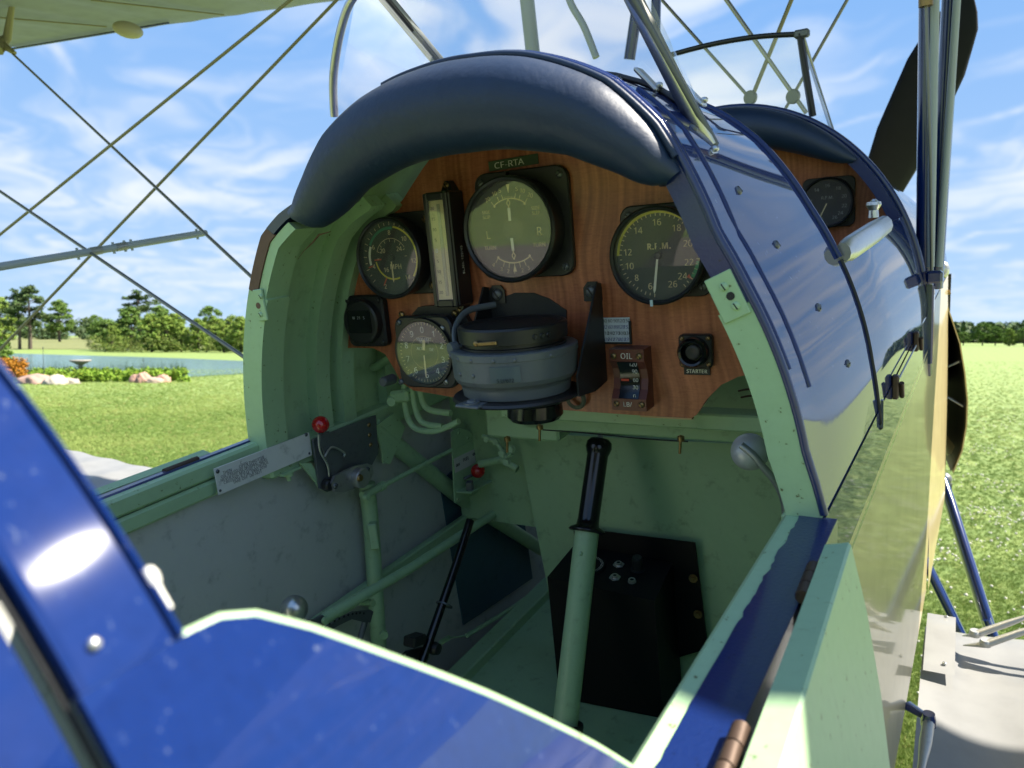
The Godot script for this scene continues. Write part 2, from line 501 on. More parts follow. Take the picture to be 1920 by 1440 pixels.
func setup() -> void:
	# lens: the horizon lies at row 628 and straight ahead of the aircraft at (1808, 323)
	var tilt := atan((CY - 628.0) / FPX)
	var up_w := Vector3(0, cos(tilt), sin(tilt))
	ax_f = Vector3((1808.0 - CX) / FPX, (CY - 323.0) / FPX, -1).normalized()
	ax_r = ax_f.cross(up_w).normalized()
	ax_u = (-ax_f).cross(ax_r)
	var nose_up := asin(ax_f.dot(up_w))
	AC = Transform3D(Basis(Vector3.RIGHT, nose_up), Vector3.ZERO)
	AC.origin.y = 1.75 - (AC.basis * cam_c).y
	var cb := AC.basis * Basis(Vector3(ax_r.x, ax_u.x, -ax_f.x), Vector3(ax_r.y, ax_u.y, -ax_f.y), Vector3(ax_r.z, ax_u.z, -ax_f.z))
	var cam := Camera3D.new()
	cam.name = "camera"
	cam.fov = rad_to_deg(2.0 * atan(720.0 / FPX))
	cam.near = 0.02
	cam.far = 3000.0
	add_child(cam)
	cam.transform = Transform3D(cb, AC * cam_c)
	cam.current = true
	var exposure := 3.2
	var env := Environment.new()
	env.background_mode = Environment.BG_SKY
	var sky := Sky.new()
	var pm := PanoramaSkyMaterial.new()
	pm.panorama = make_sky(exposure)
	sky.sky_material = pm
	env.sky = sky
	env.tonemap_mode = Environment.TONE_MAPPER_LINEAR
	env.tonemap_exposure = exposure * 1.08
	env.sdfgi_enabled = true
	env.ssao_enabled = true
	env.ssil_enabled = true
	var we := WorldEnvironment.new()
	we.name = "world_environment"
	we.environment = env
	var lens := CameraAttributesPhysical.new()      # a phone's small lens, focused on the instrument panel
	lens.frustum_focal_length = 4.25
	lens.exposure_aperture = 1.8
	lens.frustum_focus_distance = 0.86
	we.camera_attributes = lens
	add_child(we)
	var sun := DirectionalLight3D.new()
	sun.name = "sun"
	sun.light_energy = 1.55
	sun.light_color = Color(1.0, 0.965, 0.9)
	sun.light_angular_distance = 0.53
	sun.shadow_enabled = true
	add_child(sun)
	var to_sun := (AC.basis * Vector3(0.757, 1.0, -0.593)).normalized()
	sun.transform = Transform3D(Basis.looking_at(-to_sun, Vector3.FORWARD), Vector3(0, 30, 0))
# ---------- the airframe ----------
func lut(t: Array, v: float) -> float:                     # piecewise linear, keys rising
	if v <= t[0][0]: return t[0][1]
	for i in t.size() - 1:
		if v <= t[i + 1][0]:
			return lerpf(t[i][1], t[i + 1][1], (v - t[i][0]) / (t[i + 1][0] - t[i][0]))
	return t[-1][1]
func half_w(z: float) -> float:
	if z > -1.5: return 0.315 - 0.0333 * z
	return lut([[-2.3, 0.20], [-2.0, 0.31], [-1.5, 0.365]], z)
func top_y(z: float) -> float:
	return lut([[-2.3, 0.12], [-2.0, 0.21], [-1.7, 0.275], [-1.2, 0.335], [-0.8, 0.40], [-0.45, 0.39], [-0.16, 0.378], [0.145, 0.381]], z)
const RHO := [[0.0, 1.0], [7.7, 0.966], [21.8, 0.952], [29.2, 0.945], [36.9, 0.946], [44.3, 0.977], [51.4, 1.008], [59.9, 1.02], [72.9, 1.005], [82.0, 0.988], [92.0, 0.977], [103.0, 0.972], [114.0, 0.962], [122.0, 0.938], [129.0, 0.928], [134.0, 0.965], [140.0, 1.0], [180.0, 1.0]]
func arch(z: float, deg: float, inset := 0.0) -> Vector3:
	var k := clampf((z + 0.3) / 0.4, 0.0, 1.0)
	var rho := lerpf(1.0, lut(RHO, deg), k)
	var a := deg_to_rad(deg)
	var p := Vector2(half_w(z) * rho * cos(a), top_y(z) * rho * sin(a))
	if inset != 0.0:
		var n := Vector2(cos(a) / half_w(z), sin(a) / top_y(z)).normalized()
		p -= n * inset
	return Vector3(p.x, p.y, z)
func arch_rows(z0: float, z1: float, nz: int, a0: float, a1: float, na: int, inset := 0.0) -> Array:
	var rows := []
	for i in nz + 1:
		var r := PackedVector3Array()
		for j in na + 1: r.append(arch(lerpf(z0, z1, float(i) / nz), lerpf(a0, a1, float(j) / na), inset))
		rows.append(r)
	return rows
func arch_path(z: float, a0: float, a1: float, n: int, inset: float) -> Array:
	var p := []
	for j in n + 1: p.append(arch(z, lerpf(a0, a1, float(j) / n), inset))
	return p
func former(s: SurfaceTool, z0: float, z1: float, a0: float, a1: float, i0: float, i1: float, n := 40) -> void:   # a hoop of rectangular section
	var rows := [PackedVector3Array(), PackedVector3Array(), PackedVector3Array(), PackedVector3Array()]
	for j in n + 1:
		var a := lerpf(a0, a1, float(j) / n)
		rows[0].append(arch(z0, a, i0)); rows[1].append(arch(z1, a, i0)); rows[2].append(arch(z1, a, i1)); rows[3].append(arch(z0, a, i1))
	for k in 4: grid(s, [rows[k], rows[(k + 1) % 4]], 10 + k)
	s.set_smooth_group(-1)
	for e in [0, n]:
		var q := [rows[0][e], rows[1][e], rows[2][e], rows[3][e]]
		if e == 0: quad(s, q[0], q[1], q[2], q[3])
		else: quad(s, q[3], q[2], q[1], q[0])
func rear_arch(z: float, deg: float, lift := 0.0) -> Vector3:      # the decking behind the rear seat
	var a := deg_to_rad(deg)
	var n := Vector2(cos(a) / 0.295, sin(a) / 0.30).normalized() * lift
	return Vector3(0.295 * cos(a) + n.x, 0.30 * sin(a) + n.y, z)
func build_fuselage() -> void:
	var B := plane_root
	var s := mb()
	grid(s, arch_rows(0.149, -0.16, 14, 0, 180, 60))
	var deck := part(B, "decking", s, M.blue)
	s = mb()
	grid(s, arch_rows(-0.79, -2.0, 24, 0, 180, 48))
	part(B, "nose_decking", s, M.blue)
	for sd in [[0.0, 27.0], [153.0, 180.0]]:                # beside the front cockpit
		s = mb()
		grid(s, arch_rows(-0.16, -0.79, 14, sd[0], sd[1], 10))
		part(B, "cockpit_side", s, M.blue)
		s = mb()
		grid(s, arch_rows(-0.16, -0.79, 8, sd[0], sd[1], 8, 0.012))
		part(B, "cockpit_lining", s, M.green_deep)
		s = mb()
		var e: float = 27.0 if sd[0] == 0.0 else 153.0
		grid(s, [PackedVector3Array([arch(-0.16, e), arch(-0.16, e, 0.012)]), PackedVector3Array([arch(-0.79, e), arch(-0.79, e, 0.012)])])
		part(B, "cockpit_edge", s, M.blue_edge)
	s = mb()                                                 # inside of the decking, painted green
	grid(s, arch_rows(0.147, -0.17, 8, 0, 180, 48, 0.004))
	part(B, "decking_lining", s, M.green_deep)
	# nose ring
	s = mb()
	grid(s, arch_rows(-2.0, -2.3, 6, 0, 180, 36))
	part(B, "nose_cowl", s, M.cream)
	# hoop of the rear cockpit opening: green wood, blue and bare where the paint has gone
	s = mb(); former(s, 0.1515, 0.118, 0.0, 27.5, 0.001, 0.0275); part(B, "opening_frame", s, M.green)
	s = mb(); former(s, 0.152, 0.118, 27.6, 46.0, 0.001, 0.019); part(B, "opening_frame", s, M.blue_edge)
	s = mb(); former(s, 0.1515, 0.118, 46.1, 130.0, 0.001, 0.024); part(B, "opening_frame", s, M.blue_edge)
	s = mb(); former(s, 0.152, 0.118, 138.1, 150.0, -0.0012, 0.012); part(B, "opening_frame", s, M.bare_wood)
	s = mb(); former(s, 0.1505, 0.118, 134.0, 152.0, 0.0125, 0.024); part(B, "opening_frame", s, M.green)
	s = mb(); former(s, 0.1525, 0.118, 130.0, 138.0, -0.0012, 0.010); part(B, "opening_frame", s, M.blue_edge)
	s = mb(); former(s, 0.1515, 0.118, 150.1, 180.0, -0.0012, 0.0275); part(B, "opening_frame", s, M.green)
	s = mb(); tube(s, arch_path(0.150, 0.5, 118.0, 60, -0.0004), 0.0034, 8); part(B, "edge_beading", s, M.blue_edge)
	s = mb(); tube(s, arch_path(0.142, 18, 105, 50, -0.001), 0.0032, 8); part(B, "edge_beading", s, M.blue)
	# a raised seam strip and its screws across the decking
	s = mb(); tube(s, arch_path(0.094, 14, 60, 40, 0.0018), 0.0038, 8); part(B, "seam_strip", s, M.blue)
	for q in [[0.045, 42.0], [0.02, 33.0], [-0.01, 22.0], [0.06, 52.0], [0.06, 66.0], [0.06, 80.0], [-0.05, 12.0]]:
		var p := arch(q[0], q[1])
		screw(deck, p, 0.0042, M.steel_dark, "screw", (arch(q[0], q[1]) - arch(q[0], q[1], 0.01)).normalized(), 0.5 + q[1])
	# ribs and boards inside the left of the opening
	for q in [[0.055, 0.03, 0.02], [0.012, -0.012, 0.024]]:
		s = mb(); former(s, q[0], q[1], 128.0, 180.0, 0.004, q[2]); part(B, "rib", s, M.green)
	s = mb(); former(s, 0.02, -0.004, 0.0, 50.0, 0.004, 0.02); part(B, "rib", s, M.green)
	s = mb(); former(s, -0.085, -0.11, 140.0, 180.0, 0.004, 0.02); part(B, "rib", s, M.green_deep)
	s = mb(); box(s, pz(489, 572, 0.1525), Vector3(0.014, 0.034, 0.003), Basis(Vector3(0, 0, 1), 0.08), 0.0008)
	var hp := part(B, "hinge_pad", s, M.green)
	screw(hp, pz(489, 556, 0.154), 0.003, M.green_metal); screw(hp, pz(489, 590, 0.154), 0.003, M.green_metal)
	s = mb(); lathe(s, pz(485, 573, 0.1535), Vector3(0, 0, 1), [Vector2(0.0001, 0.0008), Vector2(0.0034, 0.0008), Vector2(0.0034, -0.001)], 14); part(B, "screw_hole", s, M.bare_wood)
	s = mb(); lathe(s, pz(1370, 555, 0.1535), Vector3(0, 0, 1), [Vector2(0.0001, 0.0006), Vector2(0.0032, 0.0006), Vector2(0.0032, -0.001)], 14); part(B, "screw_hole", s, M.dark)
	s = mb(); box(s, pz(1364, 556, 0.1525), Vector3(0.0215, 0.036, 0.0024), Basis(Vector3(0, 0, 1), 0.42), 0.0006)
	var hp2 := part(B, "hinge_pad", s, M.green)
	screw(hp2, pz(1357, 538, 0.1537), 0.0036, M.green_metal); screw(hp2, pz(1380, 574, 0.1537), 0.0036, M.green_metal)
	# flat fuselage sides: blue above the stripe, cream below
	for sd in [1, -1]:
		for zone in [[0.001, -0.0655, "side_panel", M.blue], [-0.0655, -0.0725, "stripe", M.cream], [-0.0725, -0.0785, "stripe", M.blue_strut], [-0.0785, -0.60, "side_panel", M.cream]]:
			s = mb()
			var rows := []
			for i in 24:
				var z := lerpf(1.35, -0.95, i / 23.0)
				var r := PackedVector3Array()
				for j in 9:
					var y := lerpf(zone[0], zone[1], j / 8.0)
					var sag := 0.004 * smoothstep(-0.45, -0.60, y)
					r.append(Vector3(sd * (half_w(z) + 0.001 - sag + 0.008 * clampf(-y / 0.6, 0, 1)), y, z))
				if sd > 0: r.reverse()
				rows.append(r)
			grid(s, rows)
			part(B, zone[2], s, zone[3])
		s = mb()                                             # engine bay side, spreading to the air outlet
		var rws := []
		for i in 13:
			var z := lerpf(-0.95, -1.5, i / 12.0)
			var r := PackedVector3Array()
			for j in 11:
				var y := lerpf(0.0, -0.60, j / 10.0)
				var out := smoothstep(-0.95, -1.5, z) * 0.004 * sin(PI * clampf((y + 0.66) / 0.62, 0, 1))
				r.append(Vector3(sd * (half_w(z) + 0.001 + out + 0.008 * clampf(-y / 0.6, 0, 1)), y, z))
			if sd > 0: r.reverse()
			rws.append(r)
		grid(s, rws)
		part(B, "engine_bay_side", s, M.cream)
	s = mb()                                                 # belly
	var bel := []
	for i in 24:
		var z := lerpf(1.35, -1.9, i / 23.0)
		var r := PackedVector3Array()
		for j in 9: r.append(Vector3(lerpf(-1, 1, j / 8.0) * (half_w(z) - 0.003), -0.601 - 0.02 * (1.0 - pow(lerpf(-1, 1, j / 8.0), 2)), z))
		bel.append(r)
	grid(s, bel)
	part(B, "belly", s, M.cream)
	# front cockpit door seam and catches on the right side
	s = mb()
	var sp := []
	for k in 14: sp.append(arch(-0.162, 26.5 - 26.5 * k / 13.0, -0.0004))
	sp.append(Vector3(half_w(-0.17) + 0.0014, -0.022, -0.172))
	tube(s, sp, 0.0024, 6)
	part(B, "door_seam", s, M.dark)
	s = mb()
	var fd := PackedVector2Array([Vector2(0, 0), Vector2(0.006, 0.0), Vector2(0.016, -0.03), Vector2(0.004, -0.032)])
	prism(s, fd, at(Vector3(half_w(-0.17) + 0.0015, 0.012, -0.164), Basis(Vector3(0, 0, -1), Vector3.UP, Vector3.RIGHT)), 0.003)
	part(B, "door_flap_corner", s, M.blue_strut)
	for q in [side_hit(1672, 725), side_hit(1712, 640)]:
		s = mb()
		box(s, q + Vector3(0.004, 0, 0), Vector3(0.008, 0.03, 0.012), Basis(), 0.002)
		tube(s, [q + Vector3(0.011, 0.006, 0.004), q + Vector3(0.011, -0.014, -0.008)], 0.003, 8)
		part(B, "door_catch", s, M.hinge)
	s = mb(); tube(s, [side_hit(1675, 710) + Vector3(0.006, 0, 0), side_hit(1709, 648) + Vector3(0.006, 0, 0)], 0.0012, 6); part(B, "catch_wire", s, M.steel)
	# right sill of the rear cockpit: a green rail, its outer half brushed over with blue by hand
	s = mb()
	box(s, Vector3(0.2905, -0.0268, 0.42), Vector3(0.0385, 0.0536, 0.55), Basis(Vector3.UP, -0.0315), 0.003)
	part(B, "sill_rail", s, M.green)
	var brush := noise(FastNoiseLite.TYPE_SIMPLEX_SMOOTH, 38.0, 4, 91)
	var bp := PackedVector2Array()
	for k in 91:
		var zz := lerpf(0.150, 0.692, k / 90.0)
		bp.append(Vector2(0.2925 - 0.0315 * (zz - 0.145) + 0.0016 * brush.get_noise_1d(zz * 3.0) + 0.0012 * brush.get_noise_1d(zz), zz))
	bp.append(Vector2(0.3014, 0.692)); bp.append(Vector2(0.3186, 0.150))
	s = mb(); prism(s, bp, Transform3D(Basis(Vector3.RIGHT, Vector3(0, 0, 1), Vector3.UP), Vector3(0, 0.0001, 0)), 0.0008)
	part(B, "sill_paint", s, M.blue_edge)
	s = mb(); prism(s, PackedVector2Array([Vector2(0.150, 0.0008), Vector2(0.692, 0.0008), Vector2(0.692, -0.05), Vector2(0.150, -0.05)]), Transform3D(Basis(Vector3(-0.0315, 0, 1).normalized(), Vector3.UP, Vector3(-1, 0, -0.0315).normalized()), Vector3(0.3238, 0, 0)), 0.0006)
	part(B, "sill_capping", s, M.blue_edge)
	s = mb(); tube(s, [pxx(1476, 1015, 0.272) + Vector3(-0.004, 0.002, 0), pxx(1452, 1040, 0.272) + Vector3(-0.004, 0.0, 0), pxx(1398, 1132, 0.270) + Vector3(-0.004, 0, 0)], 0.0028, 8); part(B, "latch_rod", s, M.steel)
	# left rails, running forward under the decking
	s = mb(); box(s, Vector3(-0.2985, 0.0065, 0.42), Vector3(0.022, 0.0195, 0.57), Basis(Vector3.UP, 0.03), 0.003); part(B, "sill_rail", s, M.green)
	s = mb(); box(s, Vector3(-0.2975, -0.0135, 0.42), Vector3(0.020, 0.018, 0.57), Basis(Vector3.UP, 0.03), 0.003); part(B, "sill_rail", s, M.green)
	s = mb(); box(s, Vector3(-0.306, 0.0155, 0.40), Vector3(0.012, 0.005, 0.52), Basis(Vector3.UP, 0.03), 0.002); part(B, "sill_capping", s, M.blue_edge)
	s = mb(); box(s, Vector3(-0.312, -0.014, -0.25), Vector3(0.03, 0.030, 0.80), Basis(Vector3.UP, 0.033), 0.003); part(B, "longeron", s, M.green)
	s = mb(); box(s, Vector3(0.306, -0.02, -0.25), Vector3(0.03, 0.040, 0.80), Basis(Vector3.UP, -0.033), 0.003); part(B, "longeron", s, M.green)
	# drop-down door on the right, let down on its hinges
	var door := PackedVector2Array([Vector2(-0.222, 0.0), Vector2(-0.228, -0.045), Vector2(-0.25, -0.09), Vector2(-0.30, -0.15), Vector2(-0.37, -0.21), Vector2(-0.46, -0.25), Vector2(-0.66, -0.25), Vector2(-0.66, 0.0)])
	s = mb()
	var db := Basis(Vector3(0, 0, -1), Vector3.UP, Vector3.RIGHT) * Basis(Vector3(1, 0, 0), -0.24)
	prism(s, door, at(Vector3(0.3205, 0.012, 0.0), db), 0.0165, 0.0015)
	part(B, "cockpit_door", s, M.green).set_meta("label", "green inner face of the right door, let down outside the sill")
	for q in [[1516, 1090], [1368, 1420]]:
		var p := py_(q[0], q[1], 0.006)
		s = mb()
		for k in 3: tube(s, [p + Vector3(0, 0, -0.021 + 0.0145 * k), p + Vector3(0, 0, -0.0075 + 0.0145 * k)], 0.0045, 10)
		box(s, p + Vector3(0.0, -0.014, 0), Vector3(0.002, 0.024, 0.04))
		part(B, "hinge", s, M.hinge)
	s = mb()
	var ldoor := PackedVector2Array([Vector2(0.20, 0.0), Vector2(0.24, -0.1), Vector2(0.34, -0.2), Vector2(0.66, -0.2), Vector2(0.66, 0.0)])
	prism(s, ldoor, at(Vector3(-0.3165, 0.018, 0), Basis(Vector3(0, 0, 1), Vector3.UP, Vector3.LEFT) * Basis(Vector3(1, 0, 0), -0.2)), 0.014, 0.0015)
	part(B, "cockpit_door", s, M.green)
	s = mb(); tube(s, [pxx(310, 893, -0.312) + Vector3(0, 0.004, 0), pxx(372, 869, -0.312) + Vector3(0, 0.004, 0)], 0.0045, 8); part(B, "hinge", s, M.hinge)
	# decking behind the rear seat: hoop strap, locker lid and the swept corner piece on the right
	s = mb()
	var rows2 := []
	for i in 9:
		var r := PackedVector3Array()
		for j in 61: r.append(rear_arch(0.666 + 0.7 * i / 8.0, 180.0 * j / 60.0, -0.001))
		r.reverse()
		rows2.append(r)
	grid(s, rows2)
	part(B, "decking", s, M.blue_rear)
	s = mb()
	var edge := []                                           # the swept front edge, down to the sill
	for k in 33:
		var w := k / 32.0 * 8.0
		edge.append([lut([[0.0, 32.6], [1.0, 32.4], [2.0, 31.7], [3.0, 29.8], [4.0, 26.8], [5.0, 21.1], [6.0, 12.7], [7.0, 6.0], [8.0, 0.5]], w), lut([[0.0, 0.641], [1.0, 0.630], [2.0, 0.622], [3.0, 0.611], [4.0, 0.596], [5.0, 0.567], [6.0, 0.526], [7.0, 0.495], [8.0, 0.47]], w)])
	var rr := []
	for q in edge:
		var r := PackedVector3Array()
		for k in 9: r.append(rear_arch(lerpf(q[1], 0.6622, k / 8.0), q[0], 0.0036))
		rr.append(r)
	shell(s, rr, -0.0035)
	part(B, "corner_piece", s, M.blue_rear)
	s = mb()
	var ep := []
	for q in edge: ep.append(rear_arch(q[1] - 0.0012, q[0], 0.0012))
	tube(s, ep, 0.0015, 8)
	part(B, "corner_edge", s, M.green)
	var lr := []                                             # the same on the left
	for q in edge:
		var r := PackedVector3Array()
		for k in 5: r.append(rear_arch(lerpf(q[1], 0.6622, k / 4.0), 180.0 - q[0], 0.0036))
		r.reverse()
		lr.append(r)
	s = mb(); shell(s, lr, -0.0035); part(B, "corner_piece", s, M.blue_rear)
	s = mb()
	var hz := [0.6378, 0.6386, 0.6406, 0.6412, 0.6600, 0.6618, 0.6622]
	var hl := [-0.002, 0.0035, 0.0052, 0.0036, 0.0036, 0.0032, -0.002]
	var hr := []
	for i in 7:
		var r := PackedVector3Array()
		for j in 91: r.append(rear_arch(hz[i], 32.62 + 114.76 * j / 90.0, hl[i]))
		r.reverse()
		hr.append(r)
	for i in 6: grid(s, [hr[i], hr[i + 1]], 2 + i)
	var strap := part(B, "hoop_strap", s, M.blue_rear)
	for a in [34.0, 52.0]: screw(strap, rear_arch(0.6555, a, 0.0045), 0.0013, M.alloy, "screw", Vector3(cos(deg_to_rad(a)), sin(deg_to_rad(a)), 0))
	s = mb(); tube(s, range(28, 153, 2).map(func(a): return rear_arch(0.6632, a, -0.0006)), 0.0009, 6); part(B, "seal_strip", s, M.dark)
	s = mb(); ball(s, rear_arch(0.6385, 35.2, 0.0025), Vector3(0.002, 0.0035, 0.002), 12); tube(s, [rear_arch(0.6385, 35.0, 0.0025), rear_arch(0.6375, 33.9, 0.0005)], 0.0013, 8); part(B, "strap_buckle", s, M.plate)
# ---------- inside the rear cockpit ----------
func build_interior() -> void:
	var B := plane_root
	var s := mb()
	# coaming roll: padded leather along the top of the opening
	var rows := []
	for i in 65:
		var t := i / 64.0
		var a := lerpf(45.5, 131.0, t)
		var e := pow(sin(PI * clampf(t, 0.003, 0.997)), 0.34 if t < 0.5 else 0.22)
		var rr := (0.031 + 0.005 * sin(PI * t) + 0.004 * (1.0 - t)) * e * (1.0 + 0.03 * sin(t * 9.0))
		var c := arch(0.15, a, 0.004 + rr)
		var n := (arch(0.15, a) - arch(0.15, a, 0.01)).normalized()
		var r := PackedVector3Array()
		for k in 24:
			var b := TAU * k / 24.0
			var cr := rr * (1.0 + 0.08 * cos(b - 0.6))
			r.append(c + n * cos(b) * cr * 1.0 + Vector3(0, 0, 1) * (sin(b) * cr * 1.0 + 0.006 * e))
		rows.append(r)
	grid(s, rows, 1, true)
	var pad := part(B, "coaming_pad", s, M.leather)
	s = mb()
	tube(s, arch_path(0.158, 47.0, 100.0, 50, 0.0005), 0.0028, 8)
	part(pad, "piping", s, M.leather)
	# left wall: doped fabric
	s = mb()
	grid(s, [PackedVector3Array([Vector3(-0.288, -0.004, 1.0), Vector3(-0.303, -0.004, 0.145), Vector3(-0.325, -0.004, -0.7)]), PackedVector3Array([Vector3(-0.288, -0.6, 1.0), Vector3(-0.303, -0.6, 0.145), Vector3(-0.325, -0.6, -0.7)])], 1)
	part(B, "side_fabric", s, M.wall)
	s = mb()
	grid(s, [PackedVector3Array([Vector3(0.288, -0.6, 1.0), Vector3(0.303, -0.6, 0.145), Vector3(0.325, -0.6, -0.7)]), PackedVector3Array([Vector3(0.288, -0.03, 1.0), Vector3(0.303, -0.03, 0.145), Vector3(0.325, -0.03, -0.7)])], 1)
	part(B, "side_fabric", s, M.green_deep)
	# floor
	s = mb(); box(s, Vector3(0.03, -0.432, 0.15), Vector3(0.50, 0.02, 1.1), Basis(), 0.003); part(B, "floor_board", s, M.green_deep)
	s = mb(); box(s, Vector3(0, -0.57, 0.1), Vector3(0.62, 0.02, 1.5)); part(B, "cockpit_floor", s, M.wall)
	s = mb(); box(s, Vector3(0, -0.25, 0.98), Vector3(0.58, 0.7, 0.01)); part(B, "bulkhead", s, M.green_deep)
	# back of the front seat, in front of the stick
	var zb := -0.2
	var poly := PackedVector2Array()
	for q in [[972, 822], [990, 812], [1480, 835], [1480, 1250], [1330, 1250], [1060, 1260], [1048, 1170]]:
		var p := pz(q[0], q[1], zb)
		poly.append(Vector2(p.x, p.y))
	for i in poly.size():
		if poly[i].y < -0.36: poly[i].y = -0.43
		if poly[i].x > 0.17: poly[i].x = 0.315
	s = mb(); prism(s, poly, at(Vector3(0, 0, zb - 0.012)), 0.012, 0.001); part(B, "seat_back", s, M.green_deep)
	# cross members below the panel
	s = mb(); box(s, Vector3(0.105, 0.012, -0.060), Vector3(0.39, 0.018, 0.03), Basis(), 0.002); part(B, "cross_beam", s, M.green)
	s = mb(); box(s, Vector3(0.105, -0.012, -0.115), Vector3(0.39, 0.03, 0.03), Basis(), 0.002); part(B, "cross_beam", s, M.green_deep)
	s = mb()
	var c1 := pz(850, 772, -0.03)
	var c2 := pz(1000, 868, -0.03)
	box(s, (c1 + c2) * 0.5 + Vector3(0.0, 0.004, -0.10), Vector3(c2.x - c1.x, c1.y - c2.y, 0.06), Basis(), 0.003)
	part(B, "beam_box", s, M.green_deep)
	s = mb(); box(s, Vector3(0.0, -0.06, -0.24), Vector3(0.6, 0.34, 0.01)); part(B, "seat_partition", s, M.green_deep)
	# tubes on the left
	var x := -0.285
	s = mb(); tube(s, [pxx(688, 905, x), pxx(697, 1000, x), pxx(712, 1235, x)], 0.0108, 14); part(B, "side_tube", s, M.green_metal)
	s = mb(); tube(s, [pxx(700, 800, x - 0.008), pxx(860, 930, x - 0.008), pxx(1015, 1030, x - 0.008)], 0.0125, 14); part(B, "brace_tube", s, M.green_metal)
	s = mb(); box(s, (pxx(580, 1140, -0.296) + pxx(985, 925, -0.296)) * 0.5, Vector3(0.012, 0.020, 0.58), Basis(), 0.002); part(B, "rail", s, M.green)
	s = mb()
	var cl := pxx(690, 1000, x)
	box(s, cl + Vector3(0.012, 0, 0.002), Vector3(0.012, 0.036, 0.014), Basis(Vector3.UP, 0.5), 0.0015)
	part(B, "tube_clip", s, M.green)
	# teal inner cloth low on the wall
	s = mb()
	prism(s, PackedVector2Array([Vector2(0.20, -0.16), Vector2(0.36, -0.13), Vector2(0.44, -0.22), Vector2(0.46, -0.45), Vector2(0.22, -0.42)]), at(Vector3(-0.314, 0, 0), Basis(Vector3(0, 0, -1), Vector3.UP, Vector3.LEFT)), -0.004)
	part(B, "cloth", s, M.teal_cloth)
	# pipes behind the altimeter
	for q in [[[758, 690], [760, 760], [775, 800], [815, 808], [860, 790]], [[772, 690], [775, 745], [790, 790], [830, 800]], [[786, 690], [788, 730], [800, 765], [845, 775]]]:
		s = mb()
		tube(s, smooth_path(q.map(func(p): return pz(p[0], p[1], -0.05))), 0.0042, 10)
		part(B, "pipe", s, M.green_metal)
	s = mb(); tube(s, [pz(735, 668, -0.06), pz(705, 688, -0.07), pz(680, 692, -0.09)], 0.006, 10); part(B, "pipe", s, M.green_metal)
	s = mb()
	box(s, pz(752, 742, -0.045), Vector3(0.03, 0.016, 0.014), Basis(Vector3(0, 0, 1), 0.1), 0.003)
	lathe(s, pz(735, 752, -0.04), Vector3(0.3, 0, 1), [Vector2(0.0001, 0.004), Vector2(0.006, 0.004), Vector2(0.008, 0.0), Vector2(0.008, -0.006)], 16)
	part(B, "pipe_clamp", s, M.green)
	s = mb(); var rb := pxx(540, 886, -0.286); lathe(s, rb, Vector3.DOWN, [Vector2(0.0001, 0.010), Vector2(0.0025, 0.010), Vector2(0.003, 0.004), Vector2(0.006, 0.004), Vector2(0.006, 0.0)], 10); box(s, rb + Vector3(0, 0.002, 0), Vector3(0.014, 0.003, 0.03)); part(B, "rail_bolt", s, M.green_metal)
	for q in [[[572, 470], [588, 455], [600, 440], [622, 434]], [[560, 486], [572, 470]]]:
		s = mb(); tube(s, q.map(func(p): return pz(p[0], p[1], 0.117) + Vector3(0, 0, 0.0015)), [0.0003, 0.0008, 0.0012, 0.0003] if q.size() == 4 else [0.0002, 0.0004], 6); part(B, "crack", s, M.bare_wood)
	s = mb(); tube(s, [pz(1425, 742, -0.06), pz(1462, 752, -0.06)], 0.011, 16); part(B, "switch_body", s, M.black)
	for q in [[1385, 733, 1428, 742], [1390, 745, 1428, 746]]:
		s = mb(); tube(s, smooth_path([pz(q[0], q[1], -0.08), pz((q[0] + q[2]) / 2.0, q[1] - 3.0, -0.07), pz(q[2], q[3], -0.06)]), 0.0012, 6); part(B, "cable", s, M.hinge)
	# gusset plate above the brace tube
	s = mb()
	var gp := PackedVector2Array()
	for q in [[700, 800], [735, 775], [757, 800], [742, 840], [728, 870], [716, 868], [712, 835]]:
		var p := pxx(q[0], q[1], -0.284)
		gp.append(Vector2(-p.z, p.y))
	prism(s, gp, at(Vector3(-0.284, 0, 0), Basis(Vector3(0, 0, -1), Vector3.UP, Vector3.LEFT)), -0.003)
	part(B, "gusset", s, M.green)
	s = mb()
	for q in [[913, 822], [930, 828], [942, 850], [950, 866], [958, 842]]: lathe(s, pz(q[0], q[1], -0.14), Vector3(0.4, 0.3, 1), [Vector2(0.0001, 0.006), Vector2(0.0035, 0.006), Vector2(0.0035, 0.0), Vector2(0.006, 0.0), Vector2(0.006, -0.004)], 8)
	tube(s, [pz(905, 818, -0.14), pz(930, 828, -0.14), pz(950, 858, -0.14), pz(960, 850, -0.14)], 0.0035, 8)
	part(B, "pipe_union", s, M.green_metal)
	s = mb(); tube(s, [pz(900, 870, -0.2), pz(940, 862, -0.2), pz(970, 880, -0.2)], 0.006, 8); part(B, "pipe", s, M.green_metal)
	for q in [[952, 830], [1013, 808], [1277, 830]]:
		s = mb()
		var p := pz(q[0], q[1], -0.02)
		tube(s, [p + Vector3(0, 0.008, 0), p + Vector3(-0.002, -0.012, 0)], 0.0016, 8)
		lathe(s, p + Vector3(0, 0.004, 0), Vector3.UP, [Vector2(0.0001, 0.003), Vector2(0.0038, 0.003), Vector2(0.0038, -0.002), Vector2(0.0001, -0.002)], 6)
		part(B, "hanging_bolt", s, M.brass)
	s = mb()
	tube(s, smooth_path([pz(1018, 806, -0.03), pz(1100, 812, -0.03), pz(1200, 822, -0.035), pz(1290, 828, -0.03)]), 0.0008, 6)
	part(B, "cable", s, M.dark)
	# skirting plate and conduit low on the left
	s = mb()
	var kp := PackedVector2Array()
	for q in [[934, 1178], [1045, 1110], [1050, 1195], [955, 1274], [940, 1262]]:
		var p := pxx(q[0], q[1], -0.24)
		kp.append(Vector2(-p.z, p.y))
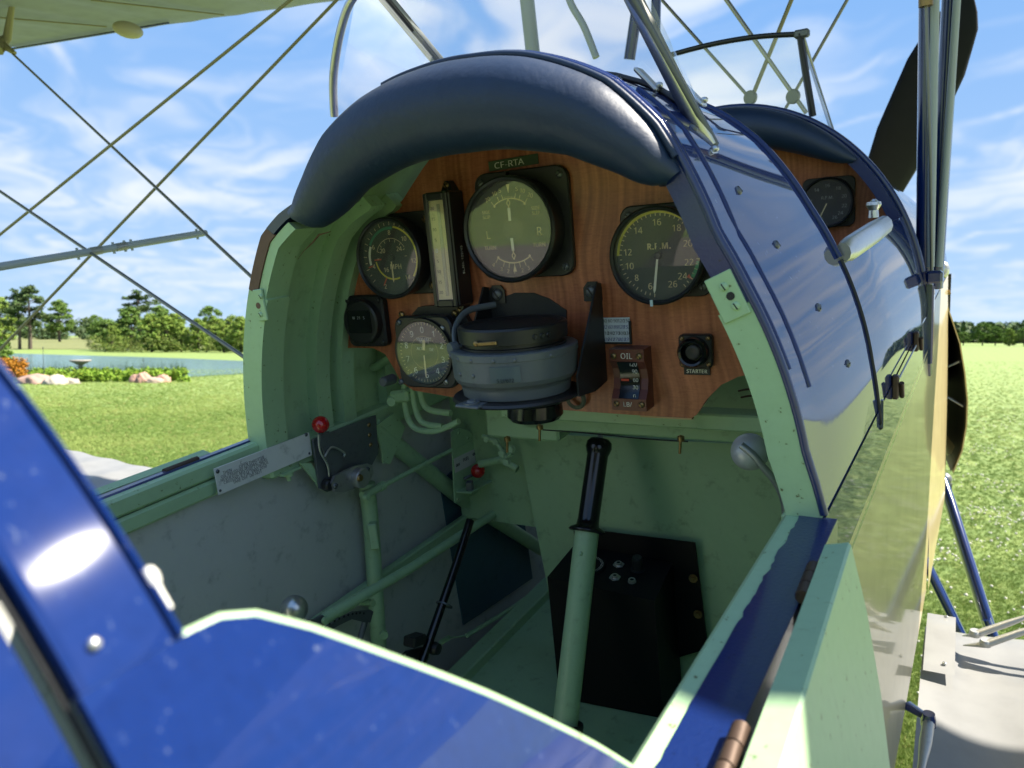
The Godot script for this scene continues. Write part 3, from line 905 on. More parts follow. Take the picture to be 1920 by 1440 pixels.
	prism(s, kp, at(Vector3(-0.24, 0, 0), Basis(Vector3(0, 0, -1), Vector3.UP, Vector3.LEFT)), -0.004)
	var skirt := part(B, "skirting_plate", s, M.green)
	for q in [[952, 1183], [953, 1204], [963, 1248], [1012, 1198], [1030, 1183]]:
		s = mb(); lathe(s, pxx(q[0], q[1], -0.239), Vector3.RIGHT, [Vector2(0.0001, 0.005), Vector2(0.0035, 0.005), Vector2(0.0035, 0.0)], 6); part(skirt, "nut", s, M.green_metal)
	s = mb(); tube(s, [pxx(955, 1190, -0.236), pxx(1005, 1145, -0.236)], 0.0032, 8); part(B, "plunger_rod", s, M.alloy)
	s = mb(); tube(s, [pxx(1002, 1147, -0.234), pxx(1045, 1125, -0.234)], 0.013, 16); part(B, "plunger_body", s, M.black)
	s = mb(); box(s, Vector3(-0.232, -0.415, 0.0), Vector3(0.03, 0.02, 0.9), Basis(), 0.002); part(B, "floor_rail", s, M.green)
	s = mb(); tube(s, [pxx(875, 1192, -0.25), pxx(960, 1140, -0.25), pxx(1030, 1090, -0.25)], 0.0035, 8); part(B, "cable_sleeve", s, M.green_metal)
	s = mb()
	var hx := []
	var h0 := pxx(826, 1205, -0.25)
	var h1 := pxx(842, 1196, -0.25)
	for k in 50: hx.append(h0.lerp(h1, k / 49.0) + Vector3(0, sin(k * 0.9) * 0.004, cos(k * 0.9) * 0.004))
	tube(s, hx, 0.0009, 5)
	tube(s, [h1, pxx(875, 1192, -0.25)], 0.0012, 6)
	part(B, "return_spring", s, M.green_metal)
	s = mb(); tube(s, smooth_path([pxx(860, 1300, -0.27), pxx(900, 1235, -0.27), pxx(960, 1160, -0.27), pxx(1010, 1110, -0.27)]), 0.0028, 6); part(B, "cable", s, M.dark)
func smooth_path(p: Array, n := 6) -> Array:
	var c := Curve3D.new()
	for i in p.size():
		var t: Vector3 = (p[mini(i + 1, p.size() - 1)] - p[maxi(i - 1, 0)]) / 6.0
		c.add_point(p[i], -t, t)
	var o := []
	for i in (p.size() - 1) * n + 1: o.append(c.sample((i / n) if i < (p.size() - 1) * n else p.size() - 2, float(i % n) / n if i < (p.size() - 1) * n else 1.0))
	return o

# ---------- panel and instruments ----------
func build_panel() -> void:
	var t := thing("instrument_panel", "reddish brown mahogany instrument board below the blue leather coaming", "instrument panel", Vector3(0, 0.03, 0))
	var poly := PackedVector2Array()
	for a in range(0, 37):                                   # upper edge under the decking
		var p := arch(-0.004, lerpf(17.0, 158.0, a / 36.0), 0.0215)
		poly.append(Vector2(p.x, p.y))
	for q in [[616, 646], [640, 652], [700, 653], [722, 664], [738, 690], [752, 716], [775, 732], [850, 745], [940, 752], [1042, 760], [1043, 768], [1200, 779], [1296, 784], [1306, 778], [1326, 748], [1352, 722], [1385, 706], [1425, 700]]:
		var p := pz(q[0], q[1], 0.0)
		poly.append(Vector2(p.x, p.y))
	var s := mb()
	prism(s, poly, at(Vector3(0, 0, -0.008)), 0.008, 0.0006)
	part(t, "board", s, M.wood)
	s = mb()
	var e1 := pz(1200, 780, 0.0005)
	var e2 := pz(1297, 785, 0.0005)
	box(s, (e1 + e2) * 0.5 + Vector3(0, -0.0006, -0.004), Vector3(e2.x - e1.x, 0.0015, 0.007))
	part(t, "board_edge", s, M.ply_edge)
	for q in [[657, 495, "steel"], [628, 608, "green_metal"], [691, 368, "steel"], [1196, 655, "steel"]]:
		screw(t, pz(q[0], q[1], 0.0005), 0.0028 if q[0] != 1196 else 0.0012, M[q[2]])
	s = mb()                                                 # toggle switch
	var tg := pz(643, 630, 0.0)
	lathe(s, tg, Vector3(0, 0, 1), [Vector2(0.0001, 0.006), Vector2(0.003, 0.006), Vector2(0.003, 0.002), Vector2(0.0055, 0.002), Vector2(0.0055, 0.0)], 10)
	tube(s, [tg + Vector3(0, 0, 0.005), tg + Vector3(-0.013, 0.002, 0.014)], [0.0012, 0.002], 8)
	part(t, "toggle_switch", s, M.steel)
	# black cutout hump behind the compass
	s = mb()
	var hump := PackedVector2Array()
	for q in [[905, 585], [935, 560], [965, 549], [1000, 549], [1030, 560], [1062, 582], [1062, 640], [905, 640]]:
		var p := pz(q[0], q[1], 0.001)
		hump.append(Vector2(p.x, p.y))
	prism(s, hump, at(Vector3(0, 0, 0)), 0.0012)
	part(t, "compass_backing", s, M.black_crackle)
	# embossed tape with the registration
	var rt := thing("registration_label", "small green embossed tape with white registration letters above the large turn indicator", "label", pz(960, 305, 0.0005))
	s = mb()
	var l0 := pz(916, 307, 0.0006)
	var l1 := pz(1010, 303, 0.0006)
	box(s, (l0 + l1) * 0.5, Vector3(l1.x - l0.x, 0.0105, 0.0008), Basis(Vector3(0, 0, 1), 0.03), 0.0003)
	part(rt, "tape", s, mat(Color(0.045, 0.075, 0.03), 0.5))
	s = mb(); text(s, "CF-RTA", 0.0062, at((l0 + l1) * 0.5 + Vector3(-0.005, -0.0004, 0.0006), Basis(Vector3(0, 0, 1), 0.03).scaled_local(Vector3(1.35, 1, 1))))
	part(rt, "lettering", s, M.mark_white)
func bezel_ring(g: Node3D, c: Vector3, r: float, depth: float, m: Material) -> void:     # c: centre of the glass; the case runs back to the panel
	var s := mb()
	lathe(s, Vector3(c.x, c.y, 0), Vector3(0, 0, 1), [Vector2(r * 0.9, depth - 0.0015), Vector2(r * 0.915, depth + 0.0015), Vector2(r * 0.96, depth + 0.003), Vector2(r, depth + 0.001), Vector2(r * 1.0, depth - 0.004), Vector2(r * 0.97, depth - 0.006), Vector2(r * 0.97, 0.002)], 56)
	part(g, "bezel", s, m)
func flange(g: Node3D, c: Vector3, w: float, m: Material, rc := 0.012, scr := "steel_dark", th := 0.006, wh := -1.0) -> void:
	var s := mb()
	if wh < 0: wh = w
	prism(s, rrect(w, wh, rc), at(Vector3(c.x, c.y, 0.0005)), th, 0.0012)
	part(g, "flange", s, m)
	for u in [-1, 1]:
		for v in [-1, 1]:
			screw(g, Vector3(c.x + u * (w / 2 - 0.0095), c.y + v * (wh / 2 - 0.0095), th + 0.0005), 0.0042, M[scr], "screw", Vector3(0, 0, 1), rng.randf() * 3.0)
func face_and_glass(g: Node3D, c: Vector3, r: float, fm: Material) -> Node3D:
	var s := mb()
	disc(s, c + Vector3(0, 0, -0.008), r * 0.92)
	var f := part(g, "dial", s, fm)
	s = mb()
	lathe(s, Vector3(c.x, c.y, c.z - 0.008), Vector3(0, 0, 1), [Vector2(r * 0.905, 0.0075), Vector2(r * 0.905, 0.0)], 48)
	part(g, "dial_wall", s, M.bezel)
	s = mb()
	disc(s, c + Vector3(0, 0, -0.0012), r * 0.91)
	disc(s, c + Vector3(0, 0, -0.0030), r * 0.91)
	part(g, "glass", s, M.dial_glass)
	return f
func pointer(g: Node3D, called: String, c: Vector3, r: float, deg: float, w: float, m: Material, tail := 0.2, lift := 0.0022) -> void:
	var s := mb()
	var o := c + Vector3(0, 0, -0.008 + lift)
	stroke(s, clock(o, -r * tail, deg), clock(o, r * 0.9, deg), w * 0.8, w)
	stroke(s, clock(o, r * 0.9, deg), clock(o, r, deg), w, 0.0002)
	part(g, called, s, m)
func hub(g: Node3D, c: Vector3, r: float) -> void:
	var s := mb()
	lathe(s, c + Vector3(0, 0, -0.008), Vector3(0, 0, 1), [Vector2(0.0001, 0.0042), Vector2(r * 0.8, 0.004), Vector2(r, 0.003), Vector2(r, 0.0)], 16)
	part(g, "hub", s, M.black)
func build_gauges() -> void:
	var s: SurfaceTool
	var z := 0.0
	# --- turn and slip ---
	var c := pz(952, 431, 0.032)
	var r := 0.0545
	var g := thing("turn_indicator", "large round black turn and slip indicator at top centre of the board", "gauge", Vector3(c.x, c.y, 0), "round flight instruments")
	flange(g, c + Vector3(0.004, 0.004, 0), 0.112, M.black, 0.014)
	bezel_ring(g, c, r, 0.031, M.bezel)
	var f := face_and_glass(g, c, r, M.dial)
	z = c.z - 0.0078
	var d := Vector3(c.x, c.y, z)
	s = mb()
	band(s, d, r * 0.565, r * 0.585, -36, 36)
	for a in range(-12, 13, 3): stroke(s, clock(d, r * 0.58, a), clock(d, r * 0.62, a), 0.0004)
	for a in [-36, -22, -13, 13, 22, 36]: stroke(s, clock(d, r * 0.56, a), clock(d, r * 0.67, a), 0.0007)
	disc(s, clock(d, r * 0.56, -36), 0.0014, 10); disc(s, clock(d, r * 0.56, 36), 0.0014, 10)
	band(s, d, r * 0.62, r * 0.645, 146, 214)
	for a in [146, 160, 170, 180, 190, 200, 214]: stroke(s, clock(d, r * 0.64, a), clock(d, r * 0.74, a), 0.0007)
	disc(s, clock(d, r * 0.62, 146), 0.0014, 10); disc(s, clock(d, r * 0.62, 214), 0.0014, 10)
	stroke(s, clock(d, r * 0.84, 0), clock(d, r * 0.68, 0), 0.0042, 0.0006)
	stroke(s, clock(d, r * 0.80, 180), clock(d, r * 0.66, 180), 0.0042, 0.0006)
	var tm := mb()
	for q in [["20", -38], ["10", -24], ["5", -14], ["5", 14], ["10", 24], ["20", 38]]: text(tm, q[0], 0.0042, at(clock(d, r * 0.755, q[1]), Basis(Vector3(0, 0, 1), deg_to_rad(-q[1] * 0.5))))
	for q in [["4", 216], ["3", 202], ["2", 191], ["1", 181], ["2", 168], ["3", 158]]: text(tm, q[0], 0.0042, at(clock(d, r * 0.80, q[1]), Basis(Vector3(0, 0, 1), deg_to_rad(-(q[1] - 180) * 0.6))))
	text(tm, "L", 0.0085, at(d + Vector3(-0.029, -0.004, 0))); text(tm, "R", 0.0085, at(d + Vector3(0.032, -0.004, 0)))
	text(tm, "TURN", 0.0042, at(d + Vector3(-0.0275, -0.0175, 0))); text(tm, "TURN", 0.0042, at(d + Vector3(0.031, -0.0175, 0)))
	text(tm, "SIDE", 0.0034, at(d + Vector3(-0.029, 0.0195, 0))); text(tm, "SLIP", 0.0034, at(d + Vector3(-0.029, 0.0145, 0)))
	text(tm, "SIDE", 0.0034, at(d + Vector3(0.030, 0.0195, 0))); text(tm, "SLIP", 0.0034, at(d + Vector3(0.030, 0.0145, 0)))
	part(f, "scale", s, M.mark_cream)
	part(f, "numerals", tm, M.mark_cream)
	for q in [[0, 0.14], [178, 0.14]]:
		s = mb()
		var o := c + Vector3(0, 0, -0.006)
		stroke(s, clock(o, r * 0.16, q[0]), clock(o, r * 0.40, q[0]), 0.0032)
		var w := mb()
		stroke(w, clock(o, r * 0.36, q[0]), clock(o, r * 0.46, q[0]), 0.0016, 0.0016)
		for e in [-1, 1]:
			stroke(w, clock(o, r * 0.57, q[0]), clock(o, r * 0.49, q[0] + e * 4.2), 0.0011)
			stroke(w, clock(o, r * 0.49, q[0] + e * 4.2), clock(o, r * 0.43, q[0]), 0.0011)
		var nd := part(g, "needle", s, M.mark_white)
		part(nd, "needle_tip", w, M.mark_cream)
	s = mb(); disc(s, d + Vector3(0.002, 0.0, 0.0006), r * 0.22); part(f, "centre_disc", s, mat(Color(0.02, 0.022, 0.022), 0.3))
	s = mb(); lathe(s, pz(951, 325, 0.012), Vector3(0, 0, 1), [Vector2(0.0001, 0.006), Vector2(0.002, 0.006), Vector2(0.0025, 0.0)], 8); part(g, "setting_pin", s, M.black)
	# --- airspeed ---
	c = pz(727, 485, 0.030)
	r = 0.0465
	g = thing("airspeed_indicator", "round black airspeed dial with green, white and yellow arcs marked MPH, left of the level", "gauge", Vector3(c.x, c.y, 0), "round flight instruments")
	flange(g, c + Vector3(0.0035, 0.003, 0), 0.094, M.black, 0.012, "brass")
	bezel_ring(g, c, r, 0.029, M.bezel)
	f = face_and_glass(g, c, r, M.dial)
	d = Vector3(c.x, c.y, c.z - 0.0078)
	s = mb(); band(s, d, r * 0.70, r * 0.765, -62, 8); part(f, "green_arc", s, M.mark_green)
	s = mb(); band(s, d, r * 0.74, r * 0.785, 10, 128); band(s, d, r * 0.50, r * 0.54, 160, 262); part(f, "yellow_arc", s, M.mark_yellow)
	s = mb(); band(s, d, r * 0.67, r * 0.74, -102, -64); part(f, "white_arc", s, M.mark_white)
	s = mb(); stroke(s, clock(d, r * 0.66, -105), clock(d, r * 0.80, -105), 0.0016); stroke(s, clock(d, r * 0.34, -93), clock(d, r * 0.56, -93), 0.0016); stroke(s, clock(d, r * 0.50, 206), clock(d, r * 0.76, 208), 0.0016); part(f, "red_mark", s, M.mark_red)
	s = mb()
	for k in 25: stroke(s, clock(d, r * 0.80, -130 + k * 11.0), clock(d, r * (0.87 if k % 2 else 0.9), -130 + k * 11.0), 0.0007)
	band(s, d, r * 0.475, r * 0.487, -70, 60)
	for k in 9: stroke(s, clock(d, r * 0.40, -90 + k * 22.0), clock(d, r * 0.47, -90 + k * 22.0), 0.0006)
	part(f, "scale", s, M.mark_cream)
	tm = mb()
	for q in [["4", -107, 0.63], ["6", -62, 0.62], ["8", 0, 0.62], ["10", 44, 0.62], ["12", 98, 0.66], ["14", 140, 0.64], ["16", 218, 0.36], ["20", -55, 0.33], ["24", 50, 0.33], ["2", 204, 0.76]]: text(tm, q[0], 0.0052, at(clock(d, r * q[2], q[1])))
	text(tm, "MPH", 0.0058, at(d + Vector3(0.004, -0.010, 0)))
	part(f, "numerals", tm, M.mark_cream)
	pointer(g, "needle", c, r * 0.6, 180, 0.0022, M.mark_cream, -0.05)
	hub(g, c, 0.004)
	# --- rev counter ---
	c = pz(1229, 480, 0.026)
	r = 0.0468
	g = thing("engine_speed_gauge", "round black gauge lettered R.P.M. with yellow rim arc above the starter button", "gauge", Vector3(c.x, c.y, 0), "round flight instruments")
	flange(g, c + Vector3(0.003, 0.003, 0), 0.090, M.black, 0.012)
	bezel_ring(g, c, r, 0.025, M.bezel)
	f = face_and_glass(g, c, r, M.dial)
	d = Vector3(c.x, c.y, c.z - 0.0078)
	s = mb(); band(s, d, r * 0.845, r * 0.90, -88, 100); part(f, "yellow_arc", s, M.mark_yellow)
	s = mb(); band(s, d, r * 0.80, r * 0.89, 101, 124); part(f, "green_arc", s, mat(Color(0.02, 0.26, 0.09), 0.6))
	s = mb(); stroke(s, clock(d, r * 0.74, 126), clock(d, r * 0.86, 127), 0.004, 0.0002); part(f, "red_mark", s, M.mark_red)
	s = mb()
	for k in 45:
		var a := -172.0 + k * 7.1
		stroke(s, clock(d, r * 0.79, a), clock(d, r * (0.84 if k % 2 else 0.86), a), 0.0008)
	part(f, "scale", s, M.mark_cream)
	tm = mb()
	for q in [["6", 198], ["8", 228], ["10", 253], ["12", -82], ["14", -38], ["16", 0], ["18", 38], ["20", 72], ["22", 105], ["24", 132], ["26", 155]]: text(tm, q[0], 0.0062, at(clock(d, r * 0.66, q[1])))
	text(tm, "R.P.M.", 0.0058, at(d + Vector3(0.001, 0.0085, 0)), true)
	part(f, "numerals", tm, M.mark_cream)
	pointer(g, "needle", c, r * 0.78, 188, 0.0026, M.mark_white, -0.06)
	s = mb(); stroke(s, clock(c + Vector3(0, 0, -0.0055), 0, 8), clock(c + Vector3(0, 0, -0.0055), r * 0.33, 8), 0.0026, 0.004); disc(s, clock(c + Vector3(0, 0, -0.0055), r * 0.33, 8), 0.0022, 12); part(g, "counterweight", s, M.black)
	hub(g, c, 0.0035)
	s = mb(); box(s, clock(c + Vector3(0, 0, 0.0022), r * 0.955, 187), Vector3(0.003, 0.0065, 0.001), Basis(), 0.0004); part(g, "paint_dab", s, mat(Color(0.45, 0.6, 0.66), 0.6))
	# --- altimeter ---
	c = pz(793, 662, 0.036)
	r = 0.0375
	g = thing("altimeter", "square-cased altimeter with ivory numerals 0 to 9 and cream needle, low on the left", "gauge", Vector3(c.x, c.y, 0), "round flight instruments")
	s = mb()
	var oc := PackedVector2Array()
	for k in 24:
		var a := TAU * k / 24.0
		var q := Vector2(cos(a), sin(a)) * 0.052
		oc.append(Vector2(clampf(q.x, -0.0425, 0.0425), clampf(q.y, -0.046, 0.046)))
	prism(s, oc, at(Vector3(c.x + 0.006, c.y + 0.004, 0.0005)), 0.008, 0.0015)
	part(g, "flange", s, M.black)
	for q in [[753, 590], [852, 588]]: screw(g, pz(q[0], q[1], 0.009), 0.0042, M.brass)
	s = mb()
	lathe(s, Vector3(c.x, c.y, 0), Vector3(0, 0, 1), [Vector2(0.041, 0.026), Vector2(0.041, 0.006)], 40)
	part(g, "case", s, M.black)
	s = mb()
	var sq := rrect(0.081, 0.084, 0.014)
	prism(s, sq, at(Vector3(c.x, c.y, 0.024)), 0.0085, 0.002)
	part(g, "cover_plate", s, M.bezel)
	s = mb()
	lathe(s, Vector3(c.x, c.y, 0.0325), Vector3(0, 0, 1), [Vector2(r * 0.95, 0.001), Vector2(r * 0.99, 0.004), Vector2(r * 1.06, 0.004), Vector2(r * 1.08, 0.0)], 48)
	part(g, "bezel", s, M.bezel)
	s = mb(); disc(s, Vector3(c.x, c.y, 0.0328), r * 0.97); f = part(g, "dial", s, M.dial)
	s = mb(); disc(s, Vector3(c.x, c.y, 0.0362), r * 0.97)
	disc(s, Vector3(c.x, c.y, 0.0375), r * 0.97); part(g, "glass", s, M.dial_glass)
	for q in [[748, 605, "steel_dark"], [829, 616, "steel"], [836, 716, "steel"], [752, 716, "steel_dark"]]: screw(g, pz(q[0], q[1], 0.033), 0.0036, M[q[2]])
	d = Vector3(c.x, c.y, 0.033)
	s = mb()
	for k in 50: stroke(s, clock(d, r * (0.86 if k % 5 else 0.82), k * 7.2), clock(d, r * 0.93, k * 7.2), 0.0006)
	band(s, d, r * 0.50, r * 0.507, 0, 360)
	part(f, "scale", s, M.mark_cream)
	tm = mb()
	for k in 10: text(tm, str(k), 0.0072, at(clock(d, r * 0.70, k * 36.0)))
	text(tm, "ALT", 0.0032, at(d + Vector3(-0.0065, 0.0045, 0))); text(tm, "DE", 0.0032, at(d + Vector3(0.0105, 0.0035, 0)))
	text(tm, "1000 FEET", 0.0022, at(d + Vector3(0.001, 0.0155, 0))); text(tm, "100 FT", 0.0022, at(d + Vector3(0.001, 0.0125, 0)))
	part(f, "numerals", tm, M.mark_white)
	c.z = 0.041
	pointer(g, "needle", c, r * 0.80, 181, 0.0024, M.mark_cream, -0.1, 0.0014)
	pointer(g, "short_needle", c, r * 0.42, 10, 0.0042, M.mark_cream, -0.2, 0.0020)
	s = mb(); var kb := pz(741, 709, 0.02); lathe(s, kb, Vector3(-0.1, 0, 1), [Vector2(0.0001, 0.022), Vector2(0.005, 0.022), Vector2(0.006, 0.020), Vector2(0.0065, 0.004), Vector2(0.004, 0.0)], 16); part(g, "setting_knob", s, M.steel_dark)
	# --- small heading indicator ---
	c = pz(683, 603, 0.012)
	g = thing("heading_indicator", "small square black heading indicator with dark window, left of the altimeter", "gauge", Vector3(c.x, c.y, 0))
	s = mb(); prism(s, rrect(0.060, 0.063, 0.008), at(Vector3(c.x, c.y, 0.0005)), 0.010, 0.002); part(g, "case", s, M.black_crackle)
	s = mb(); lathe(s, Vector3(c.x, c.y, 0.010), Vector3(0, 0, 1), [Vector2(0.0001, 0.0105), Vector2(0.024, 0.0105), Vector2(0.0265, 0.009), Vector2(0.0275, 0.0)], 36); part(g, "bezel", s, M.black)
	s = mb(); prism(s, rrect(0.036, 0.028, 0.003), at(Vector3(c.x, c.y + 0.001, 0.0205)), 0.0006); part(g, "window", s, M.black_gloss)
	s = mb()
	text(s, "W", 0.0032, at(Vector3(c.x - 0.008, c.y + 0.006, 0.0212))); text(s, "21", 0.0032, at(Vector3(c.x, c.y + 0.006, 0.0212))); text(s, "S", 0.0032, at(Vector3(c.x + 0.008, c.y + 0.006, 0.0212)))
	for k in 13: stroke(s, Vector3(c.x - 0.011 + 0.0018 * k, c.y + 0.0022, 0.0213), Vector3(c.x - 0.011 + 0.0018 * k, c.y + (0.0045 if k % 3 == 0 else 0.0036), 0.0213), 0.0004)
	stroke(s, Vector3(c.x + 0.0018, c.y - 0.012, 0.0214), Vector3(c.x + 0.001, c.y + 0.004, 0.0214), 0.0006)
	part(g, "markings", s, mat(Color(0.3, 0.33, 0.32), 0.6))
	for u in [-1, 1]:
		for v in [-1, 1]:
			screw(g, Vector3(c.x + u * 0.0242, c.y + v * 0.0255, 0.0105), 0.0033, M.black)
			screw(g, Vector3(c.x + u * 0.0175, c.y + v * 0.0165, 0.0195), 0.0018, M.black)
	# --- fore and aft level ---
	var a0 := pz(822, 368, 0.03)
	var a1 := pz(836, 568, 0.03)
	var mid := (a0 + a1) * 0.5
	g = thing("level_gauge", "tall narrow black fore-and-aft level with ivory scale between two round dials", "gauge", Vector3(mid.x, mid.y, 0))
	var hh := a0.y - a1.y + 0.010
	s = mb(); box(s, Vector3(mid.x, mid.y, 0.016), Vector3(0.032, hh, 0.030), Basis(), 0.002); part(g, "case", s, M.black)
	s = mb()
	prism(s, PackedVector2Array([Vector2(-0.009, 0), Vector2(-0.006, 0.006), Vector2(-0.002, 0.012), Vector2(0.002, 0.012), Vector2(0.006, 0.006), Vector2(0.009, 0)]), at(Vector3(mid.x + 0.002, mid.y + hh / 2 - 0.001, 0.0005)), 0.012, 0.001)
	prism(s, PackedVector2Array([Vector2(-0.009, 0), Vector2(-0.006, -0.006), Vector2(-0.002, -0.012), Vector2(0.002, -0.012), Vector2(0.006, -0.006), Vector2(0.009, 0)]), at(Vector3(mid.x + 0.002, mid.y - hh / 2 + 0.001, 0.0005)), 0.012, 0.001)
	part(g, "lug", s, M.black)
	screw(g, Vector3(mid.x + 0.002, mid.y + hh / 2 + 0.006, 0.0125), 0.0036, M.brass); screw(g, Vector3(mid.x + 0.002, mid.y - hh / 2 - 0.006, 0.0125), 0.0036, M.brass)
	s = mb(); prism(s, rrect(0.0205, hh - 0.016, 0.002), at(Vector3(mid.x, mid.y, 0.0308)), 0.0006); f = part(g, "scale_plate", s, M.dial_ivory)
	s = mb(); box(s, Vector3(mid.x + 0.002, mid.y, 0.0318), Vector3(0.0042, hh - 0.026, 0.001), Basis(), 0.0004); part(g, "spirit_tube", s, mat(Color(0.30, 0.29, 0.20), 0.15))
	s = mb()
	for k in 9:
		var y := mid.y + (4 - k) * (hh - 0.034) / 8.0
		stroke(s, Vector3(mid.x - 0.0025, y, 0.0316), Vector3(mid.x - 0.0005, y, 0.0316), 0.0006)
		if k != 4: text(s, str(absi(4 - k) * 5), 0.0033, at(Vector3(mid.x - 0.0062, y, 0.0315)))
	part(f, "numerals", s, M.ink)
	s = mb(); text(s, "0", 0.0045, at(Vector3(mid.x - 0.0062, mid.y, 0.0315))); part(f, "zero", s, M.paper)
	s = mb(); box(s, Vector3(mid.x, mid.y, 0.0336), Vector3(0.0215, hh - 0.014, 0.001)); part(g, "glass", s, M.dial_glass)
	s = mb()
	for q in [[-1, 1, 0.0275, 0.003], [1, 1, 0.0275, 0.003]]:
		box(s, Vector3(mid.x + q[0] * 0.0128, mid.y, 0.0328), Vector3(0.0055, hh - 0.002, 0.0045), Basis(), 0.0012)
	box(s, Vector3(mid.x, mid.y + hh / 2 - 0.005, 0.0328), Vector3(0.021, 0.008, 0.0045), Basis(), 0.0012)
	box(s, Vector3(mid.x, mid.y - hh / 2 + 0.005, 0.0328), Vector3(0.021, 0.008, 0.0045), Basis(), 0.0012)
	part(g, "window_frame", s, M.bezel)
	s = mb(); text(s, "SL.No. 102/45", 0.0036, at(Vector3(mid.x + 0.0163, mid.y - 0.012, 0.016), Basis(Vector3(0, 1, 0), Vector3(0, 0, 1), Vector3(1, 0, 0)))); part(g, "serial_number", s, M.mark_white)
	# --- correction card ---
	var k0 := pz(1109, 596, 0.001)
	var k1 := pz(1183, 642, 0.001)
	mid = (k0 + k1) * 0.5
	g = thing("correction_card", "white ruled card with handwritten blue compass corrections right of the compass", "card", mid)
	var kw := k1.x - k0.x
	var kh := k0.y - k1.y
	s = mb(); box(s, mid, Vector3(kw, kh, 0.0012)); f = part(g, "card", s, M.paper)
	s = mb()
	for k in range(1, 7): stroke(s, mid + Vector3(-kw / 2 + kw * k / 7.0, -kh / 2, 0.0008), mid + Vector3(-kw / 2 + kw * k / 7.0, kh / 2, 0.0008), 0.0003)
	for k in range(1, 4): stroke(s, mid + Vector3(-kw / 2, -kh / 2 + kh * k / 4.0, 0.0008), mid + Vector3(kw / 2, -kh / 2 + kh * k / 4.0, 0.0008), 0.0003)
	var head := [["F", "0", "30", "60", "90", "120", "150"], ["F", "180", "210", "240", "270", "300", "330"]]
	var hand := [["S", "01", "32", "60", "89", "120", "152"], ["S", "181", "209", "241", "270", "301", "331"]]
	for i in 2:
		for k in 7: text(s, head[i][k], 0.0026, at(mid + Vector3(-kw / 2 + kw * (k + 0.5) / 7.0, kh * (0.375 - 0.5 * i), 0.0008)), false, 0.0001)
	part(f, "print", s, M.ink)
	s = mb()
	for i in 2:
		for k in 7: text(s, hand[i][k], 0.0036, at(mid + Vector3(-kw / 2 + kw * (k + 0.5) / 7.0, kh * (0.125 - 0.5 * i), 0.0009), Basis(Vector3(1, 0, 0), Vector3(0.25, 1, 0), Vector3(0, 0, 1))), false, 0.0001)
	part(f, "handwriting", s, M.ink_blue)
	s = mb()
	for e in [-1, 1]: box(s, mid + Vector3(e * (kw / 2 + 0.0002), -0.002, 0.0004), Vector3(0.0022, kh - 0.003, 0.0022))
	box(s, mid + Vector3(0, -kh / 2 - 0.0006, 0.0004), Vector3(kw + 0.002, 0.002, 0.0022))
	part(g, "holder", s, M.black)
	# --- oil pressure ---
	var o0 := pz(1172, 655, 0.022)
	var o1 := pz(1182, 770, 0.022)
	mid = (o0 + o1) * 0.5
	var oh := o0.y - o1.y
	g = thing("oil_gauge", "small reddish brown upright gauge lettered OIL below the ruled card", "gauge", Vector3(mid.x, mid.y, 0))
	s = mb()
	var side := PackedVector2Array([Vector2(0.0, -oh / 2), Vector2(0.022, -oh / 2), Vector2(0.022, -oh / 2 + 0.0122), Vector2(0.0155, -oh / 2 + 0.021), Vector2(0.0125, 0.0), Vector2(0.0155, oh / 2 - 0.021), Vector2(0.022, oh / 2 - 0.0122), Vector2(0.022, oh / 2), Vector2(0.0, oh / 2)])
	prism(s, side, at(Vector3(mid.x - 0.0185, mid.y, 0.0005), Basis(Vector3(0, 0, 1), Vector3(0, 1, 0), Vector3(-1, 0, 0))), -0.037)
	part(g, "case", s, M.bakelite)
	s = mb()
	var wr := []
	for k in 9:
		var v := lerpf(oh / 2 - 0.0128, -oh / 2 + 0.0128, k / 8.0)
		var zz := 0.0155 + 0.0075 * pow(absf(v) / (oh / 2 - 0.0128), 2)
		wr.append(PackedVector3Array([Vector3(mid.x + 0.0105, mid.y + v, zz), Vector3(mid.x - 0.0105, mid.y + v, zz)]))
	grid(s, wr)
	f = part(g, "dial", s, M.black_gloss)
	s = mb()
	var dz := func(v: float) -> float: return 0.0159 + 0.0075 * pow(absf(v) / (oh / 2 - 0.0128), 2)
	for k in 13:
		var dv := (oh / 2 - 0.0145) * (1.0 - k / 6.0)
		stroke(s, Vector3(mid.x - 0.001 if k % 3 else mid.x - 0.003, mid.y + dv, dz.call(dv)), Vector3(mid.x + 0.002, mid.y + dv, dz.call(dv)), 0.0005)
	for q in [["120", oh * 0.26], ["90", oh * 0.13], ["60", -0.001], ["30", -oh * 0.13], ["0", -oh * 0.26]]: text(s, q[0], 0.0040, at(Vector3(mid.x + 0.0062, mid.y + q[1], dz.call(q[1]) + 0.0003)))
	part(f, "numerals", s, M.mark_white)
	s = mb(); box(s, Vector3(mid.x - 0.005, mid.y - 0.001, 0.0165), Vector3(0.008, 0.0022, 0.0008)); part(g, "needle", s, M.mark_red)
	s = mb(); text(s, "OIL", 0.0058, at(Vector3(mid.x, mid.y + oh / 2 - 0.0068, 0.0227))); text(s, "LB/", 0.0048, at(Vector3(mid.x - 0.0015, mid.y - oh / 2 + 0.0066, 0.0227)))
	var sqc := Vector3(mid.x + 0.0062, mid.y - oh / 2 + 0.006, 0.0229)
	for q in [[-1, -1, 1, -1], [1, -1, 1, 1], [1, 1, -1, 1], [-1, 1, -1, -1]]: stroke(s, sqc + Vector3(q[0], q[1], 0) * 0.0014, sqc + Vector3(q[2], q[3], 0) * 0.0014, 0.0006)
	stroke(s, sqc + Vector3(0.0012, 0.0022, 0), sqc + Vector3(0.0012, 0.0032, 0), 0.0005); stroke(s, sqc + Vector3(0.0022, 0.0022, 0), sqc + Vector3(0.0022, 0.0032, 0), 0.0005); part(g, "lettering", s, M.mark_white)
